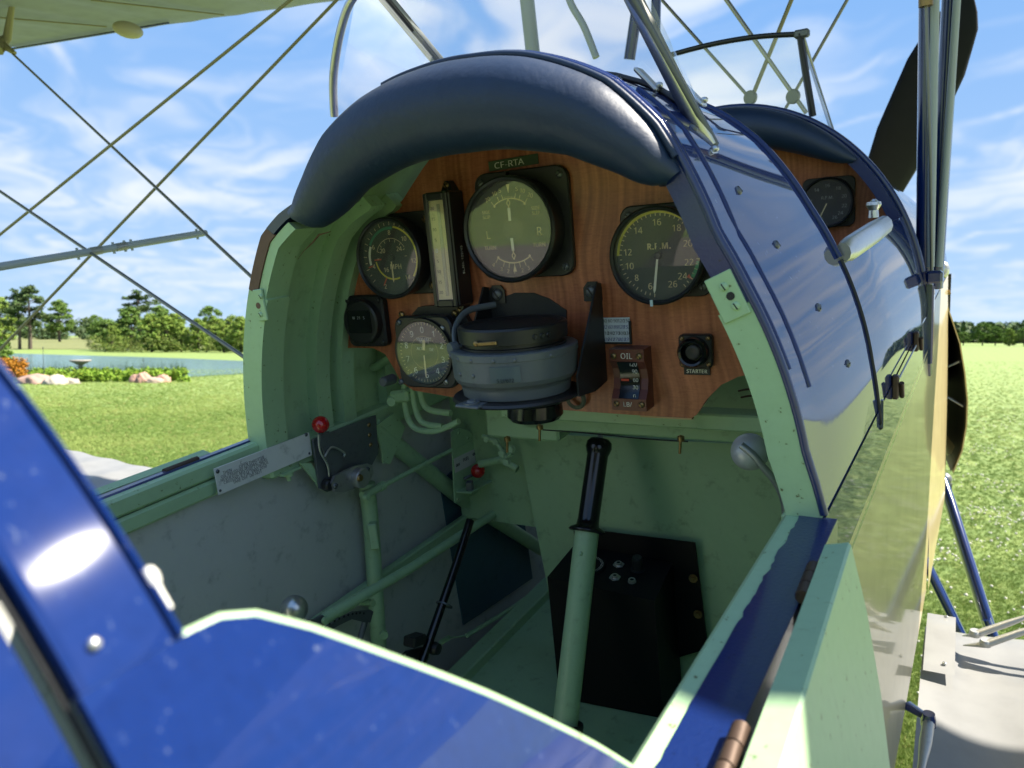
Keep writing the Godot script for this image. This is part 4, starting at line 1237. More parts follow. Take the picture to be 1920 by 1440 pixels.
	for u in [-1, 1]:
		for v in [-1, 1]: screw(g, Vector3(mid.x + u * 0.0135, mid.y + v * (oh / 2 - 0.0068), 0.0226), 0.0034, M.brass)
	# --- starter button ---
	c = pz(1302, 660, 0.01)
	g = thing("starter_button", "square black push button above a small STARTER label, lower right of the board", "push button", Vector3(c.x, c.y, 0))
	s = mb(); prism(s, rrect(0.033, 0.033, 0.004), at(Vector3(c.x, c.y, 0.0005)), 0.007, 0.0012); part(g, "base", s, M.black)
	s = mb(); lathe(s, Vector3(c.x - 0.001, c.y, 0.007), Vector3(0, 0, 1), [Vector2(0.0001, 0.003), Vector2(0.0085, 0.003), Vector2(0.0105, 0.011), Vector2(0.0125, 0.012), Vector2(0.0145, 0.009), Vector2(0.0150, 0.0)], 32); part(g, "collar", s, M.black_gloss)
	s = mb(); lathe(s, Vector3(c.x - 0.001, c.y, 0.009), Vector3(0, 0, 1), [Vector2(0.0001, 0.004), Vector2(0.005, 0.0046), Vector2(0.007, 0.004), Vector2(0.007, 0.0)], 24); part(g, "plunger", s, M.black)
	for u in [-1, 1]:
		for v in [-1, 1]: screw(g, Vector3(c.x + u * 0.0128, c.y + v * 0.0128, 0.0075), 0.0024, M.brass)
	var sl := pz(1307, 696, 0.001)
	s = mb(); box(s, sl, Vector3(0.0265, 0.0075, 0.0012), Basis(), 0.0003); var lb := part(g, "name_tape", s, M.black)
	s = mb(); text(s, "STARTER", 0.0037, at(sl + Vector3(0, 0, 0.0008)), true); part(lb, "lettering", s, M.mark_white)
func build_compass() -> void:
	var c := Vector3(0.008, 0.0, 0.075)
	var b0 := pz(966, 740, c.z)          # base plate level
	var y0 := b0.y
	var ax := Vector3(0.0, 1.0, -0.02).normalized()
	var o := Vector3(c.x, y0, c.z)
	var t := thing("compass", "large blue-grey round magnetic compass with black lid hung below the turn indicator", "compass", o)
	var s := mb()
	lathe(s, o, ax, [Vector2(8.6e-05, 0), Vector2(0.0645, 0), Vector2(0.066, 0.00164), Vector2(0.0645, 0.0041), Vector2(0.0516, 0.00492), Vector2(8.6e-05, 0.00492)], 64)
	part(t, "base_tray", s, M.black)
	s = mb()
	lathe(s, o, ax, [Vector2(0.0516, 0.0041), Vector2(0.05418, 0.00574), Vector2(0.05547, 0.01476), Vector2(0.05676, 0.01722), Vector2(0.0602, 0.0205), Vector2(0.06235, 0.0246), Vector2(0.06321, 0.04428), Vector2(0.06407, 0.04469), Vector2(0.06407, 0.05084), Vector2(0.06235, 0.05207), Vector2(0.05289, 0.05207), Vector2(0.05203, 0.05002)], 72)
	var body := part(t, "bowl", s, M.compass_grey)
	s = mb()
	lathe(s, o, ax, [Vector2(0.05203, 0.0492), Vector2(0.05203, 0.05412), Vector2(0.04988, 0.05494), Vector2(0.04988, 0.05822), Vector2(0.05461, 0.05904), Vector2(0.05504, 0.07216), Vector2(0.05375, 0.07421), Vector2(0.04988, 0.07503)], 64)
	part(t, "grid_ring", s, M.black)
	s = mb()
	lathe(s, o, ax, [Vector2(8.6e-05, 0.07298), Vector2(0.04558, 0.07298), Vector2(0.04902, 0.07503), Vector2(0.0516, 0.07503)], 64)
	part(t, "lid", s, M.black_crackle)
	# rivets round the bowl, name plate, clamp lever, locking screw
	for a in [-78, -50, -28, -10, 12, 30, 62]:
		for hq in [0.058, 0.040]:
			var h: float = hq
			if h < 0.05 and not (a in [-28, 12, -10]): continue
			h *= 0.82
			var rr := 0.0641 if h > 0.041 else 0.063
			var n := Vector3(sin(deg_to_rad(a)), 0, cos(deg_to_rad(a)))
			s = mb(); ball(s, o + ax * h + n * rr, Vector3(0.002, 0.002, 0.0012), 10); part(body, "rivet", s, M.steel_dark)
	s = mb()
	var pr := []
	for i in 7:
		var row := PackedVector3Array()
		var a := deg_to_rad(lerpf(34, 8, i / 6.0))
		for h in [0.027, 0.042]: row.append(o + ax * h + Vector3(sin(a), 0, cos(a)) * 0.0641)
		row.reverse()
		pr.append(row)
	shell(s, pr, 0.001)
	var np := part(t, "name_plate", s, mat(Color(0.10, 0.13, 0.145), 0.4, {"metal": 0.3}))
	s = mb()
	var pa := deg_to_rad(21.0)
	var pn := Vector3(sin(pa), 0, cos(pa))
	var pb := Basis(Vector3(cos(pa), 0, -sin(pa)), ax, pn)
	var pc := o + ax * 0.0345 + pn * 0.0648
	for e in [-1, 0, 1]: tube(s, [pc + ax * 0.0065, pc + pb.x * 0.003 * e], 0.0004, 4)
	text(s, "5 U/672", 0.0028, Transform3D(pb, pc - ax * 0.0055))
	part(np, "stamping", s, M.dark)
	s = mb()
	var q0 := o + ax * 0.093 + Vector3(-0.036, 0, 0.047)
	tube(s, smooth_path([o + ax * 0.088 + Vector3(-0.036, 0, -0.030), o + ax * 0.086 + Vector3(-0.052, 0, 0.0), o + ax * 0.072 + Vector3(-0.054, 0, 0.022), o + ax * 0.055 + Vector3(-0.050, 0, 0.030)]), 0.0035, 8, 0.6)
	lathe(s, o + ax * 0.054 + Vector3(-0.0495, 0, 0.032), Vector3(-0.5, 0, 1), [Vector2(0.0001, 0.006), Vector2(0.006, 0.006), Vector2(0.0065, 0.003), Vector2(0.0065, -0.002)], 18)
	part(t, "clamp_lever", s, M.compass_grey)
	s = mb(); box(s, o + ax * 0.063 + Vector3(0.002, 0, 0.0560), Vector3(0.024, 0.004, 0.002), Basis(Vector3.UP, 0.05) * Basis(Vector3(0, 0, 1), 0.06), 0.0008); ball(s, o + ax * 0.063 + Vector3(-0.008, 0, 0.0570), Vector3(0.003, 0.003, 0.0015), 10); part(t, "latch", s, M.brass)
	for a in [52, 60, 68]:
		s = mb(); var n := Vector3(sin(deg_to_rad(a)), 0, cos(deg_to_rad(a))); lathe(s, o + ax * 0.0655 + n * 0.0551, n, [Vector2(0.0001, 0.0005), Vector2(0.0022, 0.0008), Vector2(0.0028, 0.0)], 10); part(t, "screw", s, M.black)
	s = mb(); box(s, o + Vector3(-0.016, 0.0045, 0.061), Vector3(0.028, 0.003, 0.018), Basis(Vector3.UP, -0.1), 0.001); lathe(s, o + Vector3(-0.016, 0.0055, 0.061), Vector3.UP, [Vector2(0.0001, 0.004), Vector2(0.004, 0.004), Vector2(0.005, 0.002), Vector2(0.008, 0.002), Vector2(0.008, 0.0)], 14); part(t, "tray_clip", s, M.compass_grey)
	# side brackets, bolts, corrector box underneath
	for sd in [-1, 1]:
		s = mb()
		var xx: float = c.x + sd * 0.0675
		prism(s, PackedVector2Array([Vector2(0.0, 0.102), Vector2(0.010, 0.104), Vector2(0.07, 0.02), Vector2(0.07, 0.0), Vector2(0.03, -0.004), Vector2(0.0, 0.0)]), at(Vector3(xx, y0, 0.002), Basis(Vector3(0, 0, 1), Vector3(0, 1, 0), Vector3(-1, 0, 0))), 0.0022)
		prism(s, PackedVector2Array([Vector2(-0.010, -0.01), Vector2(0.010, -0.01), Vector2(0.010, 0.004), Vector2(0.005, 0.010), Vector2(-0.005, 0.010), Vector2(-0.010, 0.004)]), at(Vector3(xx - sd * 0.010, y0 + 0.094, 0.001)), 0.002)
		part(t, "bracket", s, M.black)
		screw(t, Vector3(xx - sd * 0.011, y0 + 0.094, 0.0035), 0.0065, M.steel_dark)
	s = mb()
	lathe(s, o + Vector3(0.012, -0.001, -0.012), -ax, [Vector2(0.030, -0.002), Vector2(0.030, 0.008), Vector2(0.028, 0.010), Vector2(0.029, 0.022), Vector2(0.025, 0.0265), Vector2(0.0001, 0.028)], 40)
	part(t, "corrector_box", s, M.black_gloss)
	s = mb()
	var tr := pz(1080, 748, 0.006)
	for k in 1: lathe(s, tr, Vector3(0, 0, 1), [Vector2(0.0075, 0.002), Vector2(0.0105, 0.003), Vector2(0.012, 0.0), Vector2(0.0075, 0.0)], 24)
	part(t, "grommet", s, mat(Color(0.12, 0.13, 0.1), 0.7))
# ---------- controls ----------
func lx(q: Array, x: float) -> Vector3:
	return pxx(q[0], q[1], x)
func side_poly(pts: Array, x: float) -> PackedVector2Array:          # outline on a plane x = const, drawn from inside the cockpit
	var p := PackedVector2Array()
	for q in pts:
		var v := pxx(q[0], q[1], x)
		p.append(Vector2(-v.z, v.y))
	return p
func side_at(x: float) -> Transform3D:
	return Transform3D(Basis(Vector3(0, 0, -1), Vector3.UP, Vector3.LEFT), Vector3(x, 0, 0))
func build_controls() -> void:
	var s: SurfaceTool
	# instruction plate
	var x := -0.2815
	var g := thing("instruction_plate", "long pale metal plate with worn engine instructions screwed to the green sill rail", "plate", pxx(490, 870, x))
	s = mb(); prism(s, side_poly([[400, 879], [578, 811], [584, 853], [409, 928]], x), side_at(x), -0.0014); var pl := part(g, "plate", s, M.plate)
	var u := pxx(409, 925, x)
	var v := pxx(584, 853, x)
	var dirx := (v - u).normalized()
	var dy := (pxx(400, 879, x) - u).normalized()
	var tb := Basis(dirx, dy, dirx.cross(dy).normalized())
	s = mb()
	var lines := ["C ....", "THEN  . .   OPEN THROTTLE", "OIL PRESSURE NORMAL 40-45", "NEVER USE MIXTURE CONTROL", "CRUISING R.P.M. 1900-2050", "   TAKE OFF  DO NOT"]
	for i in lines.size():
		var o := u + dirx * 0.038 + dy * (0.0235 - i * 0.0036) + tb.z * 0.0017
		text(s, lines[i], 0.0018, Transform3D(tb, o), false, 0.0001)
	stroke_on(s, u + dirx * 0.008 + dy * 0.004 + tb.z * 0.0018, u + dirx * 0.008 + dy * 0.026 + tb.z * 0.0018, 0.0004, tb)
	part(pl, "lettering", s, M.ink_faded)
	for q in [[408, 884], [574, 815], [413, 920], [580, 850]]: screw(g, pxx(q[0], q[1], x + 0.0015), 0.0024 if q[1] in [884, 815] else 0.0016, M.steel_dark, "screw", Vector3(1, 0, 0))
	# throttle quadrant
	x = -0.276
	g = thing("throttle_quadrant", "grey metal throttle quadrant with red ball lever on the left rail", "lever", pxx(650, 850, x))
	s = mb(); prism(s, side_poly([[584, 823], [702, 778], [706, 850], [690, 880], [640, 912], [610, 922], [596, 915]], x), side_at(x), -0.003); var qp := part(g, "side_plate", s, M.steel_dark)
	for q in [[692, 797], [693, 816], [695, 834]]: screw(qp, pxx(q[0], q[1], x + 0.003), 0.0032, M.brass, "screw", Vector3(1, 0, 0))
	s = mb(); prism(s, side_poly([[618, 905], [624, 892], [660, 874], [684, 868], [694, 872], [696, 886], [690, 900], [670, 912], [640, 923], [624, 922]], x + 0.012), side_at(x + 0.012), -0.004); part(g, "cover_plate", s, M.steel)
	s = mb(); lathe(s, pxx(671, 895, x + 0.016), Vector3.RIGHT, [Vector2(0.0001, 0.010), Vector2(0.0115, 0.010), Vector2(0.0130, 0.0085), Vector2(0.0130, 0.0)], 36); part(g, "friction_wheel", s, M.steel)
	s = mb(); lathe(s, pxx(674, 896, x + 0.026), Vector3.RIGHT, [Vector2(0.0001, 0.003), Vector2(0.004, 0.003), Vector2(0.005, 0.0)], 12); part(g, "wheel_nut", s, M.brass)
	for q in [[629, 911], [689, 881]]: screw(g, pxx(q[0], q[1], x + 0.016), 0.0040, M.steel_dark, "screw", Vector3(1, 0, 0))
	s = mb(); prism(s, side_poly([[597, 812], [614, 808], [618, 832], [640, 870], [622, 895], [616, 880], [607, 852], [598, 830]], x + 0.007), side_at(x + 0.007), -0.003); part(g, "throttle_lever", s, M.steel_dark)
	s = mb(); ball(s, pxx(601, 796, x + 0.010), Vector3(0.0105, 0.0105, 0.0105), 24); part(g, "red_knob", s, M.red)
	s = mb(); tube(s, smooth_path([pxx(597, 815, x + 0.014), pxx(600, 845, x + 0.014), pxx(614, 872, x + 0.014), pxx(617, 893, x + 0.014)]), 0.0013, 8); tube(s, smooth_path([pxx(609, 856, x + 0.014), pxx(620, 839, x + 0.014), pxx(634, 842, x + 0.014), pxx(646, 850, x + 0.014), pxx(644, 856, x + 0.014)], 3), 0.0013, 8); part(g, "wire_catch", s, M.alloy)
	s = mb(); lathe(s, pxx(610, 908, x + 0.004), Vector3.RIGHT, [Vector2(0.0001, 0.009), Vector2(0.006, 0.009), Vector2(0.007, 0.007), Vector2(0.007, 0.0)], 20); part(g, "pivot", s, M.black)
	s = mb(); prism(s, side_poly([[560, 868], [590, 905], [596, 915], [610, 922], [600, 900], [580, 868]], x - 0.004), side_at(x - 0.004), -0.003); part(g, "mounting_bracket", s, M.green)
	# connecting rod forward from the quadrant
	g = thing("throttle_rod", "thin green rod running forward from the throttle quadrant to the fuel plate", "rod", pxx(690, 925, x))
	s = mb(); tube(s, [pxx(716, 912, x + 0.01), pxx(800, 868, x + 0.01), pxx(905, 815, x + 0.01)], 0.0034, 10); part(g, "rod", s, M.green_metal)
	s = mb(); tube(s, [pxx(680, 930, x + 0.01), pxx(716, 912, x + 0.01)], [0.0062, 0.0048], 12); tube(s, [pxx(712, 914, x + 0.01), pxx(719, 910, x + 0.01)], 0.0062, 12); part(g, "fork_end", s, M.green_metal)
	s = mb(); lathe(s, pxx(684, 931, x + 0.014), Vector3.RIGHT, [Vector2(0.0001, 0.006), Vector2(0.0042, 0.006), Vector2(0.0045, 0.0)], 14); part(g, "clevis_pin", s, M.green)
	s = mb(); lathe(s, pxx(903, 816, x + 0.012), Vector3(0.3, 0.5, -1), [Vector2(0.0001, 0.001), Vector2(0.0038, 0.0005), Vector2(0.0038, -0.012)], 12); part(g, "end_cap", s, M.steel)
	# fuel cock plate
	x = -0.265
	g = thing("fuel_control", "green fuel cock plate with red ball knob and white FUEL label", "fuel control", pxx(880, 880, x))
	s = mb(); prism(s, side_poly([[845, 810], [858, 802], [874, 806], [904, 830], [906, 918], [854, 943], [851, 942]], x), side_at(x), -0.002); var fp := part(g, "plate", s, M.green)
	s = mb(); prism(s, side_poly([[851, 860], [893, 840], [895, 866], [853, 887]], x + 0.0022), side_at(x + 0.0022), -0.0008); var fl := part(g, "label_plate", s, mat(Color(0.55, 0.56, 0.54), 0.45))
	s = mb()
	var f0 := pxx(853, 887, x + 0.0032)
	var f1 := pxx(895, 866, x + 0.0032)
	var fx := (f1 - f0).normalized()
	var fy := (pxx(851, 860, x + 0.0032) - f0).normalized()
	var fb := Basis(fx, fy, fx.cross(fy).normalized())
	text(s, "FUEL", 0.0055, Transform3D(fb, (f0 + f1) * 0.5 + fy * 0.0135 + fb.z * 0.0004)); text(s, "OFF", 0.0042, Transform3D(fb, f0 + fx * 0.009 + fy * 0.010 + fb.z * 0.0004), true); text(s, "ON", 0.0042, Transform3D(fb, f1 - fx * 0.008 + fy * 0.015 + fb.z * 0.0004), true)
	part(fl, "lettering", s, M.ink)
	for q in [[860, 812], [877, 822], [901, 838], [858, 936]]: screw(fp, pxx(q[0], q[1], x + 0.002), 0.003, M.green_metal, "screw", Vector3(1, 0, 0))
	s = mb()
	var sh := [pxx(853, 924, x), pxx(905, 896, x)]
	quad_slab(s, sh[0], sh[1], Vector3(0.030, 0.002, 0), 0.002)
	part(g, "shelf", s, M.green)
	s = mb(); box(s, pxx(881, 913, x + 0.02), Vector3(0.010, 0.018, 0.012), Basis(Vector3.UP, 0.4), 0.001); part(g, "stop_block", s, M.steel_dark)
	s = mb(); tube(s, [pxx(870, 898, x + 0.006), pxx(896, 886, x + 0.02), pxx(912, 880, x + 0.006), pxx(932, 871, x - 0.01)], 0.0026, 8); part(g, "cock_rod", s, M.steel_dark)
	s = mb(); ball(s, pxx(896, 883, x + 0.024), Vector3(0.0112, 0.0112, 0.0112), 24); part(g, "red_knob", s, M.red)
	# elevator trim lever with its toothed quadrant
	x = -0.24
	g = thing("trim_lever", "silver ball trim lever with toothed black quadrant and long green rod", "lever", pxx(600, 1165, x))
	s = mb(); ball(s, pxx(552, 1142, x + 0.01), Vector3(0.0150, 0.0150, 0.0150), 28); part(g, "ball_knob", s, M.alloy)
	s = mb(); prism(s, side_poly([[560, 1166], [572, 1162], [588, 1160], [600, 1152], [608, 1160], [600, 1175], [590, 1186], [575, 1180]], x), side_at(x), -0.004); part(g, "lever_blade", s, M.steel_dark)
	s = mb(); tube(s, [pxx(606, 1160, x), pxx(770, 1065, x), pxx(985, 925, x)], [0.0066, 0.0066, 0.0066], 14); part(g, "push_rod", s, M.green_metal)
	s = mb(); tube(s, [pxx(598, 1166, x), pxx(622, 1150, x)], [0.0055, 0.0074], 12, 0.7); lathe(s, pxx(607, 1163, x + 0.006), Vector3.RIGHT, [Vector2(0.0001, 0.004), Vector2(0.0042, 0.004), Vector2(0.0042, 0.0)], 12); part(g, "fork_end", s, M.green_metal)
	var arc := []
	for q in [[600, 1180], [630, 1160], [660, 1146], [690, 1142], [696, 1146], [690, 1166], [680, 1166], [655, 1160], [630, 1172], [600, 1190]]: arc.append(q)
	s = mb(); prism(s, side_poly(arc, x - 0.014), side_at(x - 0.014), -0.004); var qd := part(g, "toothed_quadrant", s, M.steel_dark)
	for k in 9:
		s = mb()
		var q: Array = [[618, 1170], [627, 1164], [636, 1160], [645, 1156], [653, 1153], [661, 1151], [668, 1150], [675, 1149], [682, 1150]][k]
		lathe(s, pxx(q[0], q[1], x - 0.0098), Vector3.RIGHT, [Vector2(0.0001, 0.0004), Vector2(0.0015, 0.0004), Vector2(0.0015, 0.0)], 10); part(qd, "notch", s, M.dark)
	s = mb(); tube(s, [pxx(686, 1160, x - 0.014), pxx(670, 1215, x - 0.014)], 0.0052, 4); part(g, "quadrant_leg", s, M.steel_dark)
	s = mb(); tube(s, [pxx(672, 1128, x - 0.01), pxx(694, 1130, x - 0.01)], 0.0045, 10); lathe(s, pxx(696, 1131, x - 0.006), Vector3.RIGHT, [Vector2(0.0001, 0.004), Vector2(0.005, 0.004), Vector2(0.005, 0.0)], 6); lathe(s, pxx(719, 1188, x - 0.02), Vector3(0.7, 0, 0.6), [Vector2(0.0001, 0.006), Vector2(0.006, 0.006), Vector2(0.006, 0.0)], 6); part(g, "pivot_bolt", s, M.green_metal)
	# slot lock lever, black
	x = -0.225
	g = thing("lock_lever", "slim bent black lever standing on the left of the cockpit floor", "lever", pxx(785, 1255, x))
	s = mb(); tube(s, smooth_path([pxx(882, 975, x), pxx(858, 1050, x), pxx(832, 1125, x), pxx(812, 1182, x), pxx(785, 1260, x)]), 0.0062, 12); part(g, "lever", s, M.black_gloss)
	s = mb(); lathe(s, pxx(833, 1134, x), (pxx(858, 1050, x) - pxx(832, 1125, x)).normalized(), [Vector2(0.006, 0.0015), Vector2(0.0125, 0.001), Vector2(0.0125, -0.001), Vector2(0.006, -0.0015)], 20); part(g, "guard_ring", s, M.steel_dark)
	s = mb(); box(s, pxx(778, 1200, x - 0.005), Vector3(0.02, 0.014, 0.028), Basis(Vector3(1, 0, 0), -0.3), 0.002); lathe(s, pxx(816, 1216, x + 0.006), Vector3.RIGHT, [Vector2(0.0001, 0.007), Vector2(0.0075, 0.006), Vector2(0.009, 0.0), Vector2(0.009, -0.004)], 14); part(g, "pivot_block", s, M.black)
	s = mb(); prism(s, side_poly([[735, 1245], [760, 1220], [790, 1212], [800, 1230], [790, 1262], [745, 1262]], x - 0.012), side_at(x - 0.012), -0.004); part(g, "ratchet_plate", s, M.black)
	# control column
	g = thing("control_stick", "green tube control stick with long black grip standing in the cockpit middle", "control stick", pxx(1060, 1390, 0.0))
	var top := pxx(1125, 822, 0.0)
	var joint := pxx(1101, 992, 0.0)
	var base := pxx(1058, 1372, 0.0)
	var foot := base + (base - joint).normalized() * 0.06
	s = mb(); tube(s, [foot, joint], 0.0152, 24); var col := part(g, "column", s, M.green_metal)
	for q in [[1089, 1038], [1117, 1016]]: 
		s = mb(); ball(s, pxx(q[0], q[1], 0.012), Vector3(0.0028, 0.0028, 0.0028), 10); part(col, "rivet", s, M.green_metal)
	var up := (top - joint).normalized()
	var L := top.distance_to(joint)
	s = mb()
	lathe(s, joint, up, [Vector2(0.0001, -0.004), Vector2(0.021, -0.004), Vector2(0.0235, -0.002), Vector2(0.021, 0.001), Vector2(0.0145, 0.004), Vector2(0.0135, 0.012), Vector2(0.0135, L - 0.022), Vector2(0.0150, L - 0.018), Vector2(0.0168, L - 0.012), Vector2(0.0160, L - 0.005), Vector2(0.012, L - 0.001), Vector2(0.0001, L)], 32, false)
	part(g, "grip", s, M.black_gloss)
	s = mb(); lathe(s, top, up, [Vector2(0.0001, 0.006), Vector2(0.003, 0.006), Vector2(0.0042, 0.001), Vector2(0.0042, -0.002)], 12); part(g, "grip_nut", s, M.steel)
	s = mb()
	var dn := (base - joint).normalized()
	lathe(s, base, -dn, [Vector2(0.0160, 0.010), Vector2(0.0215, 0.012), Vector2(0.0225, 0.008), Vector2(0.0225, -0.05)], 24)
	var sock := part(g, "socket", s, M.black)
	s = mb(); lathe(s, base + dn * 0.02 + Vector3(0.004, 0, 0.022), Vector3(0.2, 0.25, 1), [Vector2(0.0001, 0.005), Vector2(0.005, 0.005), Vector2(0.007, 0.001), Vector2(0.007, -0.006)], 16); part(sock, "pivot_bolt", s, M.steel)
	# radio box on the seat back
	g = thing("radio_box", "matt black box with sockets and knob mounted behind the control stick", "radio", Vector3(0.02, -0.42, -0.15))
	var A := pz(1026, 1082, -0.1)
	var Bq := pz(1227, 1127, -0.1)
	var tl := pz(1078, 1020, -0.188)
	var trr := pz(1262, 1054, -0.188)
	s = mb(); s.set_smooth_group(-1)
	var y1 := -0.421
	var fl0 := Vector3(A.x, y1, -0.105)
	var fr0 := Vector3(Bq.x - 0.004, y1, -0.118)
	var bl0 := Vector3(A.x, y1, -0.188)
	var br0 := Vector3(Bq.x, y1, -0.188)
	quad(s, tl, trr, Bq, A); quad(s, A, Bq, fr0, fl0); quad(s, Bq, trr, br0, fr0); quad(s, tl, A, fl0, bl0)
	var bx := part(g, "case", s, M.black_box)
	s = mb()
	prism(s, PackedVector2Array([Vector2(pz(1075, 990, -0.186).x, pz(1075, 990, -0.186).y), Vector2(pz(1303, 1018, -0.186).x, pz(1303, 1018, -0.186).y), Vector2(pz(1327, 1217, -0.186).x, pz(1327, 1217, -0.186).y), Vector2(pz(1250, 1217, -0.186).x, -0.38), Vector2(tl.x, -0.38)]), at(Vector3(0, 0, -0.1885)), 0.002)
	part(g, "back_plate", s, M.black_box)
	var nrm := (Bq - A).cross(trr - Bq).normalized()
	if nrm.y < 0: nrm = -nrm
	for q in [[1160, 1059], [1153, 1083], [1185, 1091]]:
		var p := on_plane(q[0], q[1], A, nrm)
		s = mb(); lathe(s, p, nrm, [Vector2(0.0028, 0.004), Vector2(0.0045, 0.004), Vector2(0.005, 0.001), Vector2(0.0078 if q[0] != 1185 else 0.0055, 0.001), Vector2(0.0078 if q[0] != 1185 else 0.0055, 0.0)], 6 if q[0] != 1185 else 14); part(g, "socket", s, M.alloy)
		s = mb(); lathe(s, p, nrm, [Vector2(0.0001, 0.0035), Vector2(0.0028, 0.0035)], 12); part(g, "socket_hole", s, M.dark)
	var kp := on_plane(1196, 1068, A, nrm)
	s = mb(); lathe(s, kp, nrm, [Vector2(0.0001, 0.020), Vector2(0.006, 0.020), Vector2(0.007, 0.018), Vector2(0.008, 0.002), Vector2(0.0095, 0.001), Vector2(0.0095, 0.0)], 14); part(g, "knob", s, M.black_crackle)
	var dl := on_plane(1105, 1060, A, nrm)
	s = mb(); lathe(s, dl, nrm, [Vector2(0.0001, 0.002), Vector2(0.022, 0.002), Vector2(0.0235, 0.0)], 32); var rd := part(g, "selector_dial", s, M.black_box)
	var rb := Basis((Bq - A).normalized(), nrm.cross((Bq - A).normalized()), nrm)
	s = mb()
	for k in 14:
		var a := TAU * k / 14.0
		text(s, ["118", "119", "120", "121", "122", "123", "124"][k % 7], 0.0022, Transform3D(rb * Basis(Vector3(0, 0, 1), a), dl + rb * (Vector3(-sin(a), cos(a), 0) * 0.0175) + nrm * 0.0022), false, 0.0001)
	part(rd, "numerals", s, M.mark_white)
	for q in [[1300, 1084], [1309, 1151]]:
		var p := pz(q[0], q[1], -0.184)
		s = mb(); lathe(s, p, Vector3(0, 0, 1), [Vector2(0.0001, 0.006), Vector2(0.0035, 0.006), Vector2(0.004, 0.002), Vector2(0.006, 0.002), Vector2(0.006, 0.0)], 10); part(g, "bolt", s, M.brass)
	# ball lever on the right
	g = thing("ball_lever", "dull silver ball on a curved steel lever beside the right edge of the opening", "lever", pxx(1475, 990, 0.22))
	var bc := pz(1406, 847, 0.02)
	s = mb(); ball(s, bc, Vector3(0.0178, 0.0178, 0.0178), 28); part(g, "ball_knob", s, mat(Color(0.5, 0.51, 0.52), 0.42, {"metal": 0.4}))
	s = mb(); tube(s, smooth_path([bc + Vector3(-0.004, 0.011, 0.0155), pz(1412, 853, 0.037), pz(1428, 872, 0.036), pz(1455, 905, 0.03), pz(1470, 940, 0.02), pz(1474, 985, 0.01), pz(1474, 1030, 0.0)]), 0.005, 8, 0.7); part(g, "lever_arm", s, M.alloy_dull)
func split_line(a: Vector3, b: Vector3) -> Array:
	var p := []
	for i in 61: p.append(a.lerp(b, i / 60.0))
	return p
func on_plane(px: float, py: float, o: Vector3, n: Vector3) -> Vector3:
	var d := ray(px, py)
	return cam_c + d * ((o - cam_c).dot(n) / d.dot(n))
func stroke_on(s: SurfaceTool, a: Vector3, b: Vector3, w: float, tb: Basis) -> void:
	var d := (b - a).normalized()
	var n := tb.z.cross(d) * w * 0.5
	quad(s, a + n, b + n, b - n, a - n)
func quad_slab(s: SurfaceTool, a: Vector3, b: Vector3, w: Vector3, th: float) -> void:
	s.set_smooth_group(-1)
	var t := Vector3(0, th, 0)
	quad(s, a + t, b + t, b + w + t, a + w + t); quad(s, a, a + w, b + w, b)
	quad(s, a + w, a + w + t, b + w + t, b + w); quad(s, a, b, b + t, a + t)
	quad(s, a, a + t, a + w + t, a + w); quad(s, b, b + w, b + w + t, b + t)

